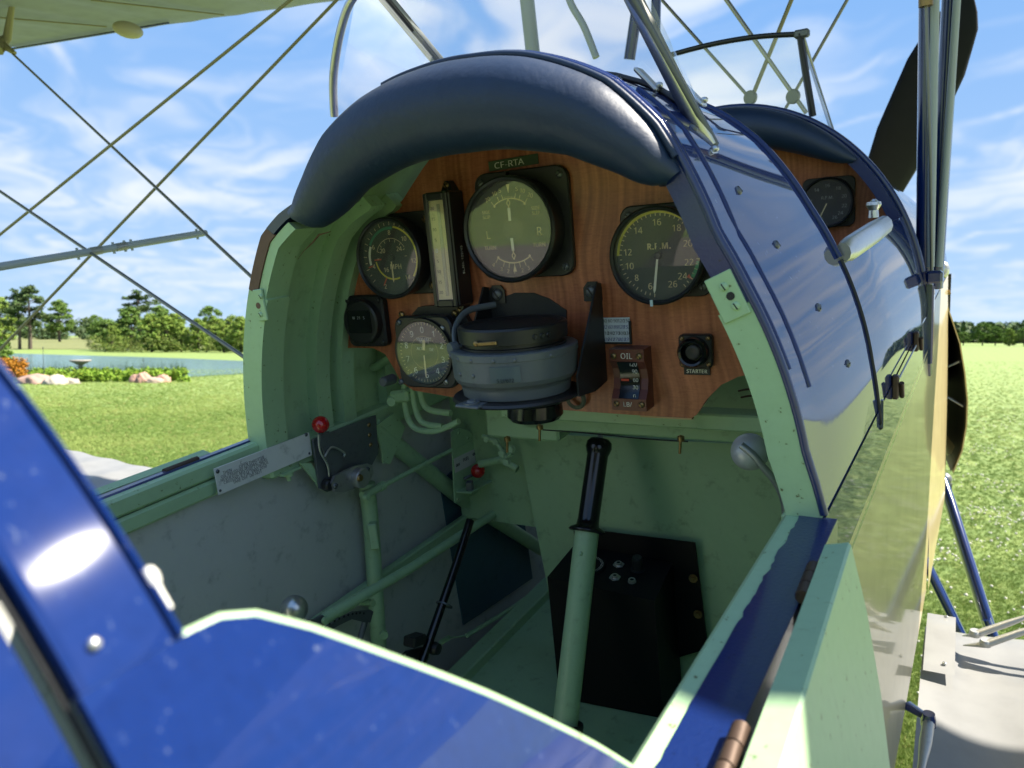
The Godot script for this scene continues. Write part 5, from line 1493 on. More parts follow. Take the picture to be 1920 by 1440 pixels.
# ---------- windscreens, front cockpit, wings, rigging ----------
func frame_bar(s: SurfaceTool, pts: Array, w: float, t: float) -> void:
	tube(s, pts, w, 8, t / w)
func build_screens() -> void:
	var B := plane_root
	var s: SurfaceTool
	# rear screen: middle pane and two side panes
	var Rb := pz(1327, 275, 0.036)
	var Rt := pz(1183, -12, 0.085)
	var Lb := pz(822, 116, 0.020)
	var Lt := pz(716, -12, 0.085)
	var Ob := pz(627, 218, 0.135)
	var Ot := pz(668, -12, 0.16)
	var ws := Node3D.new()
	ws.name = "windscreen"
	B.add_child(ws)
	ws.position = -origin[B]
	s = mb(); tube(s, [Rb, Rb.lerp(Rt, 0.4), Rt], 0.0075, 4, 0.45, Vector3(0, 0, 1)); part(ws, "pillar", s, M.alloy)
	s = mb(); tube(s, [Rb + Vector3(0.005, 0, -0.004), (Rb + Vector3(0.005, 0, -0.004)).lerp(Rt, 1.0)], 0.0045, 6); part(ws, "pillar_channel", s, M.steel_dark)
	s = mb(); tube(s, [Lb, Lt], 0.0078, 4, 0.5, Vector3(0, 0, 1)); part(ws, "pillar", s, M.steel)
	s = mb(); tube(s, [Lb + Vector3(0.002, 0, 0.003), Lt + Vector3(0.002, 0, 0.003)], 0.003, 6); part(ws, "pillar_channel", s, M.black)
	s = mb(); tube(s, smooth_path([Ob, pz(625, 150, 0.142), pz(634, 80, 0.15), pz(650, 20, 0.157), Ot]), 0.0045, 8, 0.8); part(ws, "side_frame", s, M.alloy)
	s = mb()
	var n := 12
	var lo := PackedVector3Array()
	var hi := PackedVector3Array()
	for i in n + 1:
		var f := float(i) / n
		var e := Lb.lerp(Rb, f)
		var zz := lerpf(0.020, 0.036, f) - 0.035 * sin(PI * f)
		var best := e
		for a in range(20, 160):
			var p := arch(zz, a, -0.003)
			if absf(p.x - e.x) < absf(best.x - e.x) or a == 20: best = p
		lo.append(best)
		hi.append(Lt.lerp(Rt, f) + Vector3(0, 0.02, -0.02 * sin(PI * f)))
	grid(s, [hi, lo])
	part(ws, "pane", s, M.perspex)
	s = mb(); tube(s, Array(lo), 0.0045, 6, 0.7); part(ws, "channel", s, M.black)
	s = mb(); quad(s, Ot, Lt, Lb, Ob); part(ws, "side_pane", s, M.perspex)
	s = mb()
	var S2 := pz(1262, 75, 0.0)
	quad(s, Rb + Vector3(0, 0, -0.005), Rt + Vector3(0, 0, -0.005), pz(1215, -12, 0.06), pz(1302, 172, -0.02))
	part(ws, "side_pane", s, M.perspex)
	for q in [[1318, 268, 0.05, 0.4], [1300, 178, -0.02, 0.4], [1215, 150, 0.02, 0.4]]:
		s = mb()
		var p := pz(q[0], q[1], q[2])
		box(s, p, Vector3(0.03, 0.004, 0.018), Basis(Vector3(0, 0, 1), -0.85), 0.0015)
		ball(s, p + Vector3(0.010, -0.006, 0.0), Vector3(0.004, 0.003, 0.004), 10)
		part(ws, "foot_bracket", s, M.alloy)
	# front screen
	var fs := Node3D.new()
	fs.name = "windscreen"
	B.add_child(fs, true)
	fs.position = -origin[B]
	var z := -0.80
	var top := [pz(1240, 110, z), pz(1265, 101, z), pz(1340, 82, z), pz(1420, 69, z), pz(1500, 64, z)]
	s = mb(); tube(s, smooth_path(top), 0.0062, 6, 0.8); part(fs, "frame", s, M.black)
	var br := pz(1524, 218, z)
	s = mb(); tube(s, [top[4], pz(1511, 140, z), br], 0.0105, 4, 0.6); part(fs, "pillar", s, M.black)
	var so := pz(1566, 262, z - 0.09)
	var sm := pz(1530, 150, z - 0.09)
	s = mb(); tube(s, smooth_path([top[4] + Vector3(0.004, -0.004, 0), sm, so]), 0.0042, 6); part(fs, "side_frame", s, M.alloy_dull)
	s = mb(); box(s, top[4] + Vector3(0.003, 0, 0), Vector3(0.026, 0.014, 0.016), Basis(), 0.003); part(fs, "corner_clip", s, M.steel_dark)
	s = mb(); quad(s, top[4], sm + Vector3(0.0, 0.01, 0), so, br); part(fs, "side_pane", s, M.perspex)
	s = mb()
	var fl := PackedVector3Array()
	var fh := PackedVector3Array()
	for i in 9:
		var f := i / 8.0
		fh.append(top[0].lerp(top[4], f) + Vector3(0, 0.012 * sin(PI * f), 0))
		fl.append(pz(lerpf(1290, 1524, f), lerpf(190, 218, f), z))
	grid(s, [fh, fl]); part(fs, "pane", s, M.perspex)
	s = mb(); box(s, pz(1568, 275, z - 0.08), Vector3(0.03, 0.014, 0.02), Basis(Vector3(0, 0, 1), -0.9), 0.002); part(fs, "foot_bracket", s, M.alloy_dull)
	# front cockpit: pad, board, partition, grab handle
	s = mb()
	var rows := []
	for i in 41:
		var t := i / 40.0
		var a := lerpf(46.0, 134.0, t)
		var e := pow(sin(PI * clampf(t, 0.004, 0.996)), 0.42)
		var c := arch(-0.77, a, 0.004 + 0.032 * e)
		var nn := (arch(-0.77, a) - arch(-0.77, a, 0.01)).normalized()
		var r := PackedVector3Array()
		for k in 18:
			var b := TAU * k / 18.0
			r.append(c + nn * cos(b) * 0.036 * e + Vector3(0, 0, 1) * (sin(b) * 0.042 * e + 0.008))
		rows.append(r)
	grid(s, rows, 1, true)
	part(B, "coaming_pad", s, M.leather)
	s = mb(); tube(s, arch_path(-0.787, 12, 168, 60, -0.001), 0.006, 8); part(B, "edge_beading", s, M.blue_edge)
	s = mb(); tube(s, arch_path(-0.158, 27, 153, 60, -0.0005), 0.004, 8); part(B, "edge_beading", s, M.blue)
	s = mb(); former(s, -0.76, -0.79, 20, 60, 0.002, 0.02); part(B, "opening_frame", s, M.blue_edge)
	s = mb(); box(s, Vector3(0, -0.3, -0.93), Vector3(0.62, 0.6, 0.01)); part(B, "bulkhead", s, M.green_deep)
	var pn := thing("instrument_panel", "dark reddish wood board inside the front cockpit ahead of its pad", "instrument panel", Vector3(0, 0.05, -0.86))
	var poly := PackedVector2Array()
	for a in range(0, 31):
		var p := arch(-0.86, lerpf(8.0, 172.0, a / 30.0), 0.015)
		poly.append(Vector2(p.x, p.y))
	s = mb(); prism(s, poly, at(Vector3(0, 0, -0.868)), 0.008); part(pn, "board", s, M.wood)
	var c := pz(1550, 380, -0.83)
	c.z = 0.0
	var g := thing("engine_speed_gauge", "black R.P.M. gauge on the dark board inside the front cockpit", "gauge", Vector3(c.x, c.y, -0.86))
	var r := 0.0465
	var o := Vector3(c.x, c.y, -0.8595)
	s = mb(); prism(s, rrect(0.092, 0.092, 0.012), at(o), 0.006, 0.001); part(g, "flange", s, M.black)
	s = mb(); lathe(s, o, Vector3(0, 0, 1), [Vector2(r * 0.9, 0.024), Vector2(r * 0.95, 0.028), Vector2(r, 0.026), Vector2(r, 0.004)], 48); part(g, "bezel", s, M.bezel)
	s = mb(); disc(s, o + Vector3(0, 0, 0.022), r * 0.92); var f := part(g, "dial", s, M.dial)
	var d := o + Vector3(0, 0, 0.0222)
	s = mb()
	for k in 45: stroke(s, clock(d, r * 0.79, -172.0 + k * 7.1), clock(d, r * 0.85, -172.0 + k * 7.1), 0.0008)
	for q in [["6", 198], ["8", 228], ["10", 253], ["12", -82], ["14", -38], ["16", 0], ["18", 38], ["20", 72], ["22", 105], ["24", 132], ["26", 155]]: text(s, q[0], 0.0062, at(clock(d, r * 0.66, q[1])))
	text(s, "R.P.M.", 0.0055, at(d + Vector3(0, 0.009, 0)))
	part(f, "numerals", s, mat(Color(0.3, 0.3, 0.28), 0.6))
	s = mb(); stroke(s, clock(d + Vector3(0, 0, 0.001), 0.002, 206), clock(d + Vector3(0, 0, 0.001), r * 0.72, 206), 0.002); part(g, "needle", s, M.mark_cream)
	s = mb(); disc(s, o + Vector3(0, 0, 0.0255), r * 0.9); part(g, "glass", s, M.dial_glass)
	# grab handle on the right edge of the front cockpit
	var h0 := arch(-0.165, 27.5, -0.006)
	var h1 := arch(-0.50, 27.5, -0.006)
	g = thing("grab_handle", "polished aluminium bar along the right edge of the front cockpit opening", "handle", h0)
	s = mb(); tube(s, [h0 + Vector3(0, 0, 0.002), h0.lerp(h1, 0.05) + Vector3(0.002, 0.001, 0), h0.lerp(h1, 0.5) + Vector3(0.003, 0.002, 0), h0.lerp(h1, 0.94) + Vector3(0.001, 0.001, 0), h1], [0.010, 0.0135, 0.0145, 0.013, 0.006], 10, 0.75, Vector3(1, 0.25, 0)); part(g, "bar", s, M.alloy)
	s = mb(); var hk := h0.lerp(h1, 0.85) + Vector3(-0.01, 0.014, 0); lathe(s, hk, Vector3(0, 1, 0), [Vector2(0.0001, 0.022), Vector2(0.009, 0.021), Vector2(0.010, 0.017), Vector2(0.006, 0.010), Vector2(0.007, 0.0)], 16); box(s, hk + Vector3(0, 0.020, -0.006), Vector3(0.010, 0.009, 0.014), Basis(), 0.003); part(g, "catch", s, M.alloy)
func wing(called: String, sd: int, y0: float, zle: float, chord: float, x0: float, x1: float, dih: float, sweep: float, thick: float) -> MeshInstance3D:
	var prof := []                                           # from the trailing edge over the top to the leading edge and back below
	for k in 15:
		var t := 1.0 - k / 14.0
		t = t * t
		var yy := 2.4 * sqrt(t) * (1.0 - t) * (1.0 - 0.35 * t)
		prof.append(Vector3(t, yy * 0.95 + 0.05 * (1.0 - t), 1.0))
	for k in range(1, 15):
		var t := k / 14.0
		t = t * t
		prof.append(Vector3(t, -0.22 * sqrt(t) * (1.0 - t) - 0.0, -1.0))
	var s := mb()
	var n := int((x1 - x0) / 0.025)
	var rows := []
	for i in n + 1:
		var x := lerpf(x0, x1, float(i) / n)
		var rib := fmod(x - x0, 0.23) / 0.23
		var sag := sin(PI * rib)
		var r := PackedVector3Array()
		for q in prof:
			var body: float = clampf(q.x * 3.0, 0, 1) * (1.0 if q.z > 0 else 0.6)
			var le := 0.012 * sag * (1.0 - clampf(q.x * 4.0, 0, 1))
			r.append(Vector3(sd * x, y0 + dih * (x - x0) + thick * q.y - q.z * 0.016 * sag * body, zle + sweep * (x - x0) + q.x * chord + le))
		if sd > 0: r.reverse()
		rows.append(r)
	grid(s, rows)
	s.set_smooth_group(-1)
	for e in [0, n]:
		var c := Vector3.ZERO
		for p in rows[e]: c += p / rows[e].size()
		for k in rows[e].size() - 1: tri(s, c, rows[e][k], rows[e][k + 1])
	return part(plane_root, called, s, M.wing_upper if called == "upper_wing" else M.wing)
func build_wings() -> void:
	var B := plane_root
	var s: SurfaceTool
	wing("lower_wing", -1, -0.77, -1.10, 1.34, 0.36, 4.4, 0.060, 0.0, 0.075)
	var lw := wing("lower_wing", 1, -0.77, -1.085, 1.34, 0.35, 4.4, 0.060, 0.0, 0.075)
	wing("upper_wing", -1, 1.03, -2.03, 1.645, 0.32, 4.4, 0.050, 0.19, 0.075)
	wing("upper_wing", 1, 1.03, -2.03, 1.645, 0.32, 4.4, 0.050, 0.19, 0.075)
	s = mb(); grid(s, [PackedVector3Array([Vector3(-0.32, 1.03, -0.53), Vector3(0.32, 1.03, -0.53)]), PackedVector3Array([Vector3(-0.32, 1.01, -1.2), Vector3(0.32, 1.01, -1.2)]), PackedVector3Array([Vector3(-0.32, 1.03, -2.0), Vector3(0.32, 1.03, -2.0)]), PackedVector3Array([Vector3(-0.32, 1.16, -1.6), Vector3(0.32, 1.16, -1.6)]), PackedVector3Array([Vector3(-0.32, 1.03, -0.529), Vector3(0.32, 1.03, -0.529)])]); part(B, "centre_section", s, M.blue)
	# root plate and fittings on the right lower wing
	s = mb()
	var rp := []
	for i in 6:
		var r := PackedVector3Array()
		for j in 5:
			var p := Vector3(lerpf(0.354, 0.408, j / 4.0), -0.695 + 0.006 * sin(PI * clampf(i / 5.0, 0, 1)) - (0.035 if i == 0 else 0.0), lerpf(-1.082, -0.80, i / 5.0))
			r.append(p)
		rp.append(r)
	rp.reverse()
	grid(s, rp)
	var plate := part(lw, "root_plate", s, M.wing)
	for q in [Vector3(0.39, -0.69, -1.02), Vector3(0.39, -0.69, -0.83)]: screw(plate, q, 0.004, M.alloy, "screw", Vector3.UP)
	for q in [[1828, 1190, 1930, 1160, 1805], [1848, 1208, 1935, 1185, 1806]]:
		var p := py_(q[0], q[1], -0.675)
		var w0 := py_(q[4], q[1] + 2, -0.692)
		s = mb()
		tube(s, [w0, p], [0.002, 0.013], 8, 0.4, Vector3.UP)
		lathe(s, p + Vector3(0, 0.004, 0), Vector3.UP, [Vector2(0.0001, 0.006), Vector2(0.009, 0.006), Vector2(0.011, 0.002), Vector2(0.011, -0.006)], 16)
		part(B, "wire_fitting", s, M.alloy_dull)
		var e := p + Vector3(0.9, 0.50, -0.18)
		s = mb(); tube(s, [p, p.lerp(e, 0.06), p.lerp(e, 0.10)], [0.011, 0.0095, 0.006], 10, 0.7); part(B, "wire_end", s, M.alloy_dull)
		s = mb(); tube(s, [p.lerp(e, 0.09), p + Vector3(2.7, 1.50, -0.54)], 0.0045, 8, 0.5); part(B, "flying_wire", s, M.wire_olive)
	# crank arm and its rod between fuselage and wing
	s = mb(); tube(s, [py_(1700, 1322, -0.60), py_(1745, 1350, -0.60)], [0.012, 0.007], 8, 0.5, Vector3.UP); lathe(s, py_(1741, 1352, -0.60), Vector3.UP, [Vector2(0.0001, 0.014), Vector2(0.009, 0.014), Vector2(0.011, 0.004), Vector2(0.011, -0.008)], 16); part(B, "crank_arm", s, M.blue_strut)
	s = mb(); tube(s, [py_(1741, 1358, -0.60), py_(1735, 1395, -0.605), py_(1729, 1432, -0.61), py_(1718, 1490, -0.62)], [0.009, 0.0095, 0.006, 0.004], 10); part(B, "turnbuckle", s, M.alloy_dull)
	# undercarriage strut in front of the right wing
	s = mb(); tube(s, [pz(1762, 880, -1.75), pz(1782, 945, -1.65), pz(1840, 1130, -1.45), pz(1862, 1200, -1.40)], [0.018, 0.026, 0.026, 0.026], 12, 0.6); part(B, "undercarriage_strut", s, M.blue_strut)
	s = mb(); ball(s, pz(1770, 898, -1.74), Vector3(0.022, 0.02, 0.022), 12); tube(s, [pz(1762, 910, -1.74), pz(1785, 912, -1.74)], 0.01, 8); part(B, "strut_joint", s, M.steel_dark)
	# cooling-air outlet of the engine cowling
	var zo := -1.50
	var lip := []
	var inner := []
	for q in [[1768, 556], [1784, 600], [1799, 645], [1808, 700], [1813, 752], [1811, 800], [1803, 845], [1786, 886]]: lip.append(pz(q[0], q[1], zo))
	for q in [[1764, 560], [1765, 600], [1766, 645], [1767, 700], [1767, 752], [1766, 800], [1764, 845], [1762, 886]]: inner.append(pz(q[0], q[1], zo))
	s = mb()
	var rows := []
	for i in 8:
		var t := i / 7.0
		var r := PackedVector3Array()
		for p in lip: r.append(p.lerp(Vector3(0.30, p.y * 0.9, -2.2), smoothstep(0.0, 1.0, t)) if i > 0 else p)
		rows.append(r)
	rows.reverse()
	shell(s, rows, -0.003)
	part(B, "cowl_outlet", s, M.cream)
	s = mb()
	grid(s, [PackedVector3Array(lip.map(func(p): return p + Vector3(-0.004, 0, -0.004))), PackedVector3Array(lip.map(func(p): return Vector3(0.345, p.y, -1.85)))]); part(B, "cowl_lining", s, M.black)
	s = mb(); grid(s, [PackedVector3Array(inner), PackedVector3Array(inner.map(func(p): return Vector3(0.335, p.y, -1.85)))]); part(B, "engine_side", s, M.black)
	s = mb(); box(s, Vector3(0.345, -0.2, -1.86), Vector3(0.05, 0.32, 0.01)); part(B, "baffle", s, M.black)
	for q in [[1770, 690, 1803, 676], [1773, 742, 1812, 765]]:
		s = mb(); tube(s, [pz(q[0], q[1], zo - 0.03), pz(q[2], q[3], zo - 0.03)], 0.007, 6, 0.5); part(B, "outlet_brace", s, M.alloy_dull)
	s = mb(); tube(s, [pz(1766, 552, zo), pz(1782, 547, zo)], 0.006, 8); part(B, "cowl_peg", s, M.brass)
	s = mb(); ball(s, pz(1768, 506, -1.3), Vector3(0.014, 0.02, 0.014), 14); part(B, "fairing_tip", s, M.alloy)
	# struts of the centre section, right side
	var ends := [[1733, 545, 1741, -40, -0.85, "blue_strut", 0.0145, "cabane_strut"], [1752, 540, 1785, -40, -0.93, "blue_strut", 0.0145, "cabane_strut"]]
	for q in ends:
		var a := pz(q[0], q[1], q[4])
		var b := pz(q[2], q[3], q[4])
		s = mb(); tube(s, [a, b.lerp(a, -0.15)], q[6], 14, 1.5, Vector3(0, 0, 1)); part(B, q[7], s, M[q[5]])
	for q in [[1744, 500, 1754, -40, -0.83, "strut_grey", 0.0072], [1760, 500, 1797, -40, -0.90, "strut_grey", 0.0065], [1765, 480, 1795, 0, -0.95, "strut_grey", 0.006]]:
		s = mb(); tube(s, [pz(q[0], q[1], q[4]), pz(q[2], q[3], q[4])], q[6], 10); part(B, "fuel_pipe", s, M[q[5]])
	s = mb(); tube(s, [pz(1747, 520, -0.80), pz(1745, 300, -0.80), pz(1735, -40, -0.80)], 0.0028, 8); part(B, "gauge_wire", s, M.wire)
	s = mb(); tube(s, [pz(1736, -30, -0.80), pz(1736, 12, -0.80)], 0.011, 12); part(B, "pipe_union", s, M.brass)
	s = mb(); box(s, pz(1752, 519, -0.80), Vector3(0.026, 0.022, 0.02), Basis(), 0.004); part(B, "strut_clamp", s, M.blue_strut)
	s = mb(); prism(s, PackedVector2Array([Vector2(-0.035, 0.03), Vector2(0.03, 0.02), Vector2(0.05, -0.06), Vector2(0.02, -0.15), Vector2(-0.01, -0.12)]), at(pz(1738, 560, -0.86), Basis(Vector3(0, 0, -1), Vector3.UP, Vector3.RIGHT)), 0.012, 0.003); part(B, "strut_fairing", s, M.blue_strut)
	s = mb(); prism(s, PackedVector2Array([Vector2(-0.012, 0.0), Vector2(0.014, 0.0), Vector2(0.02, -0.08), Vector2(0.0, -0.14)]), at(pz(1728, 635, -0.80), Basis(Vector3(0, 0, -1), Vector3.UP, Vector3.RIGHT)), 0.006, 0.001); part(B, "fairing_tail", s, M.alloy_dull)
	# left cabane struts seen through the rear screen
	for q in [[985, -30, 1000, 108, "strut_grey", 0.016, "cabane_strut"], [1197, 0, 1180, 112, "blue_strut", 0.012, "cabane_strut"], [1231, -30, 1229, 70, "blue_strut", 0.010, "cabane_strut"]]:
		s = mb(); tube(s, [pz(q[0], q[1], -0.9), pz(q[2], q[3], -0.9)], q[5], 12); part(B, q[6], s, M[q[4]])
	s = mb(); tube(s, smooth_path([pz(1058, -30, -0.8), pz(1072, 10, -0.8), pz(1095, 50, -0.8), pz(1118, 108, -0.8)]), 0.0072, 10); part(B, "fuel_pipe", s, M.strut_grey)
	# crossed bracing wires with their discs ahead of the front screen
	var z := -1.15
	for q in [[1232, -10, 1404, 182, "wire"], [1488, -10, 1410, 182, "wire_olive"], [1355, -10, 1512, 212, "steel"], [1594, -10, 1468, 212, "wire"]]:
		s = mb(); tube(s, split_line(pz(q[0], q[1], z), pz(q[2], q[3], z)), 0.0048 if q[4] != "wire" else 0.0036, 8); part(B, "bracing_wire", s, M[q[4]])
	for q in [[1407, 183], [1487, 181]]:
		s = mb(); lathe(s, pz(q[0], q[1], z), Vector3(-0.3, 0, 1), [Vector2(0.0001, 0.006), Vector2(0.014, 0.006), Vector2(0.016, 0.003), Vector2(0.016, -0.003), Vector2(0.0001, -0.006)], 20); part(B, "wire_disc", s, M.steel_dark)
	# flying and landing wires on the left, their spreader bar
	for q in [[-20, 60, -3.0, 478, 525, -1.0, "wire", 0.0042], [-60, 318, -2.2, 470, 678, -0.9, "wire", 0.0042], [-20, 456, -2.2, 560, -12, -1.0, "wire_olive", 0.0042], [-20, 676, -2.2, 645, -14, -1.0, "wire_olive", 0.0042]]:
		s = mb(); tube(s, split_line(pxx(q[0], q[1], q[2]), pxx(q[3], q[4], q[5])), q[7], 8); part(B, "rigging_wire", s, M[q[6]])
	var b0 := pxx(-60, 510, -1.55)
	var b1 := pxx(387, 436, -1.5)
	s = mb(); tube(s, [b0, b0.lerp(b1, 0.98), b1], [0.0095, 0.0095, 0.007], 14); var bar := part(B, "spreader_bar", s, M.strut_grey)
	for f in [0.40, 0.55, 0.60, 0.63, 0.95]:
		s = mb(); var p := b0.lerp(b1, f); tube(s, [p + Vector3(0, 0.015, 0), p + Vector3(0, -0.015, 0)], 0.0035, 8); part(bar, "bolt", s, M.strut_grey)
	for f in [0.45, 0.56]:
		s = mb(); var p := b0.lerp(b1, f); tube(s, [p, p + (b1 - b0).normalized() * 0.03], 0.0108, 12); part(bar, "clamp", s, M.alloy_dull)
	# fittings under the left upper wing
	s = mb(); ball(s, pxx(240, 56, -2.15), Vector3(0.024, 0.028, 0.062), 20, Basis(Vector3.UP, 0.1)); part(B, "pulley_fairing", s, mat(Color(0.38, 0.35, 0.22), 0.45))
	s = mb(); tube(s, [pxx(-8, 90, -2.75), pxx(14, 70, -2.75), pxx(26, -10, -2.6)], [0.03, 0.016, 0.008], 10); tube(s, [pxx(2, 82, -2.75), pxx(28, 100, -2.7)], [0.016, 0.008], 10); part(B, "wire_fitting", s, M.wire_olive)
	s = mb(); tube(s, [pxx(-24, 100, -2.75), pxx(-34, 400, -2.75), pxx(-90, 900, -2.75)], 0.025, 12, 0.5); part(B, "interplane_strut", s, M.wood)
	# slot seams and painted-in dark blue slat shadow, leading edge of left upper wing
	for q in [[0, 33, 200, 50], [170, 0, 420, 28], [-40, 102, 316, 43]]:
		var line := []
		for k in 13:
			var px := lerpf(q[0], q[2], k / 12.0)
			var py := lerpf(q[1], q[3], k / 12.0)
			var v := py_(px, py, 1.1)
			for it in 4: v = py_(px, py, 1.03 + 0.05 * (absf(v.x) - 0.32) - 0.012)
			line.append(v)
		s = mb(); tube(s, line, 0.0028 if q[3] != 43 else 0.005, 6); part(B, "slot_seam_and_shadow", s, M.wire_olive if q[3] != 43 else M.blue_strut)
	# propeller
	var hubp := Vector3(0, -0.10, -2.45)
	var p := thing("propeller", "dark grey two-bladed propeller rising behind the nose", "propeller", hubp)
	var tip := pz(1900, -190, -2.5)
	var dirp := (tip - hubp)
	dirp.z = 0
	dirp = dirp.normalized()
	for sg in [1, -1]:
		s = mb()
		var axb: Vector3 = dirp * sg
		var per := Vector3(0, 0, 1).cross(axb).normalized()
		var pr := []
		for i in 21:
			var t := i / 20.0
			var rr := lerpf(0.06, 1.0, t)
			var w := lut([[0.0, 0.05], [0.2, 0.075], [0.5, 0.105], [0.75, 0.10], [0.92, 0.07], [1.0, 0.012]], t)
			var th := lerpf(0.035, 0.005, t)
			var tw: float = lerpf(0.75, 0.22, t) * sg
			var bb := per * cos(tw) + Vector3(0, 0, 1) * sin(tw)
			var nb := axb.cross(bb)
			var r := PackedVector3Array()
			for k in 12:
				var a := -TAU * k / 12.0
				r.append(hubp + axb * rr + bb * cos(a) * w + nb * sin(a) * th)
			pr.append(r)
		grid(s, pr, 1, true)
		part(p, "blade", s, M.prop)
	s = mb(); lathe(s, hubp, Vector3(0, 0, 1), [Vector2(0.0001, 0.08), Vector2(0.09, 0.06), Vector2(0.1, -0.05), Vector2(0.04, -0.12), Vector2(0.0001, -0.14)], 24); part(p, "hub", s, M.prop)
# ---------- the field ----------
func leaf_mesh(clumps: Array, per: int, size: float, sd: int, c0: Color) -> ArrayMesh:   # clumps: [centre, radius]; leaf-sized faces spread through each
	var r := RandomNumberGenerator.new()
	r.seed = sd
	var v := PackedVector3Array()
	var nn := PackedVector3Array()
	var col := PackedColorArray()
	for c in clumps:
		for i in per:
			var d := Vector3(r.randfn(), r.randfn(), r.randfn()).normalized()
			var p: Vector3 = c[0] + d * c[1] * pow(r.randf(), 0.45) * Vector3(1, 0.75, 1)
			var n := (d + Vector3(r.randfn(), r.randfn(), r.randfn()) * 0.7 + Vector3(0, 0.25, 0)).normalized()
			var a := n.cross(Vector3(r.randfn(), r.randfn(), r.randfn())).normalized()
			var b := n.cross(a)
			var sz := size * r.randf_range(0.6, 1.3)
			var k := Color(c0.r * r.randf_range(0.85, 1.15), c0.g * r.randf_range(0.92, 1.08), c0.b * r.randf_range(0.85, 1.15))
			for q in [-a * sz, b * sz * 0.6, a * sz, a * sz, -b * sz * 0.6, -a * sz]:
				v.append(p + q); nn.append(n); col.append(k)
	var arr := []
	arr.resize(Mesh.ARRAY_MAX)
	arr[Mesh.ARRAY_VERTEX] = v
	arr[Mesh.ARRAY_NORMAL] = nn
	arr[Mesh.ARRAY_COLOR] = col
	var m := ArrayMesh.new()
	m.add_surface_from_arrays(Mesh.PRIMITIVE_TRIANGLES, arr)
	return m
func tree_parts(kind: String, sd: int) -> Array:             # [crown mesh, trunk mesh] of a tree one metre high
	var r := RandomNumberGenerator.new()
	r.seed = sd
	var cl := []
	var s := mb()
	if kind == "pine":
		tube(s, [Vector3.ZERO, Vector3(0.01, 0.4, 0.0), Vector3(-0.01, 0.75, 0.01), Vector3(0, 0.97, 0)], [0.028, 0.02, 0.011, 0.003], 7)
		for i in 34:
			var h := r.randf_range(0.38, 0.97)
			var a := r.randf() * TAU
			var reach := (0.30 if h < 0.8 else lerpf(0.30, 0.06, (h - 0.8) / 0.17)) * r.randf_range(0.4, 1.0)
			var e := Vector3(cos(a) * reach, h + 0.03 * r.randfn(), sin(a) * reach)
			tube(s, [Vector3(0, h - 0.05, 0), e], [0.006, 0.002], 4)
			for k in 3: cl.append([Vector3(0, h, 0).lerp(e, 0.55 + 0.22 * k) + Vector3(r.randfn(), r.randfn() * 0.4, r.randfn()) * 0.02, 0.05])
		s.generate_normals()
		return [leaf_mesh(cl, 46, 0.017, sd, Color(0.073, 0.112, 0.045)), s.commit()]
	var wide: float = 0.36 if kind == "round" else 0.26
	var low: float = 0.06 if kind == "willow" else 0.24
	tube(s, [Vector3.ZERO, Vector3(0.01, 0.3, 0.0), Vector3(-0.01, 0.7, 0.01)], [0.026, 0.019, 0.007], 7)
	for i in 64:
		var h := r.randf_range(low, 0.95)
		var t := (h - low) / (0.95 - low)
		var w := wide * pow(sin(PI * clampf(0.18 + 0.82 * t, 0, 1)), 0.6)
		var a := r.randf() * TAU
		var q := Vector3(cos(a) * w, h, sin(a) * w) * Vector3(pow(r.randf(), 0.4), 1, pow(r.randf(), 0.4))
		cl.append([q, r.randf_range(0.05, 0.105)])
		if i % 4 == 0: tube(s, [Vector3(0, h * 0.5, 0), q], [0.008, 0.003], 4)
	s.generate_normals()
	var c0 := Color(0.165, 0.235, 0.05) if kind == "willow" else Color(0.105, 0.17, 0.042)
	return [leaf_mesh(cl, 90, 0.021, sd, c0), s.commit()]
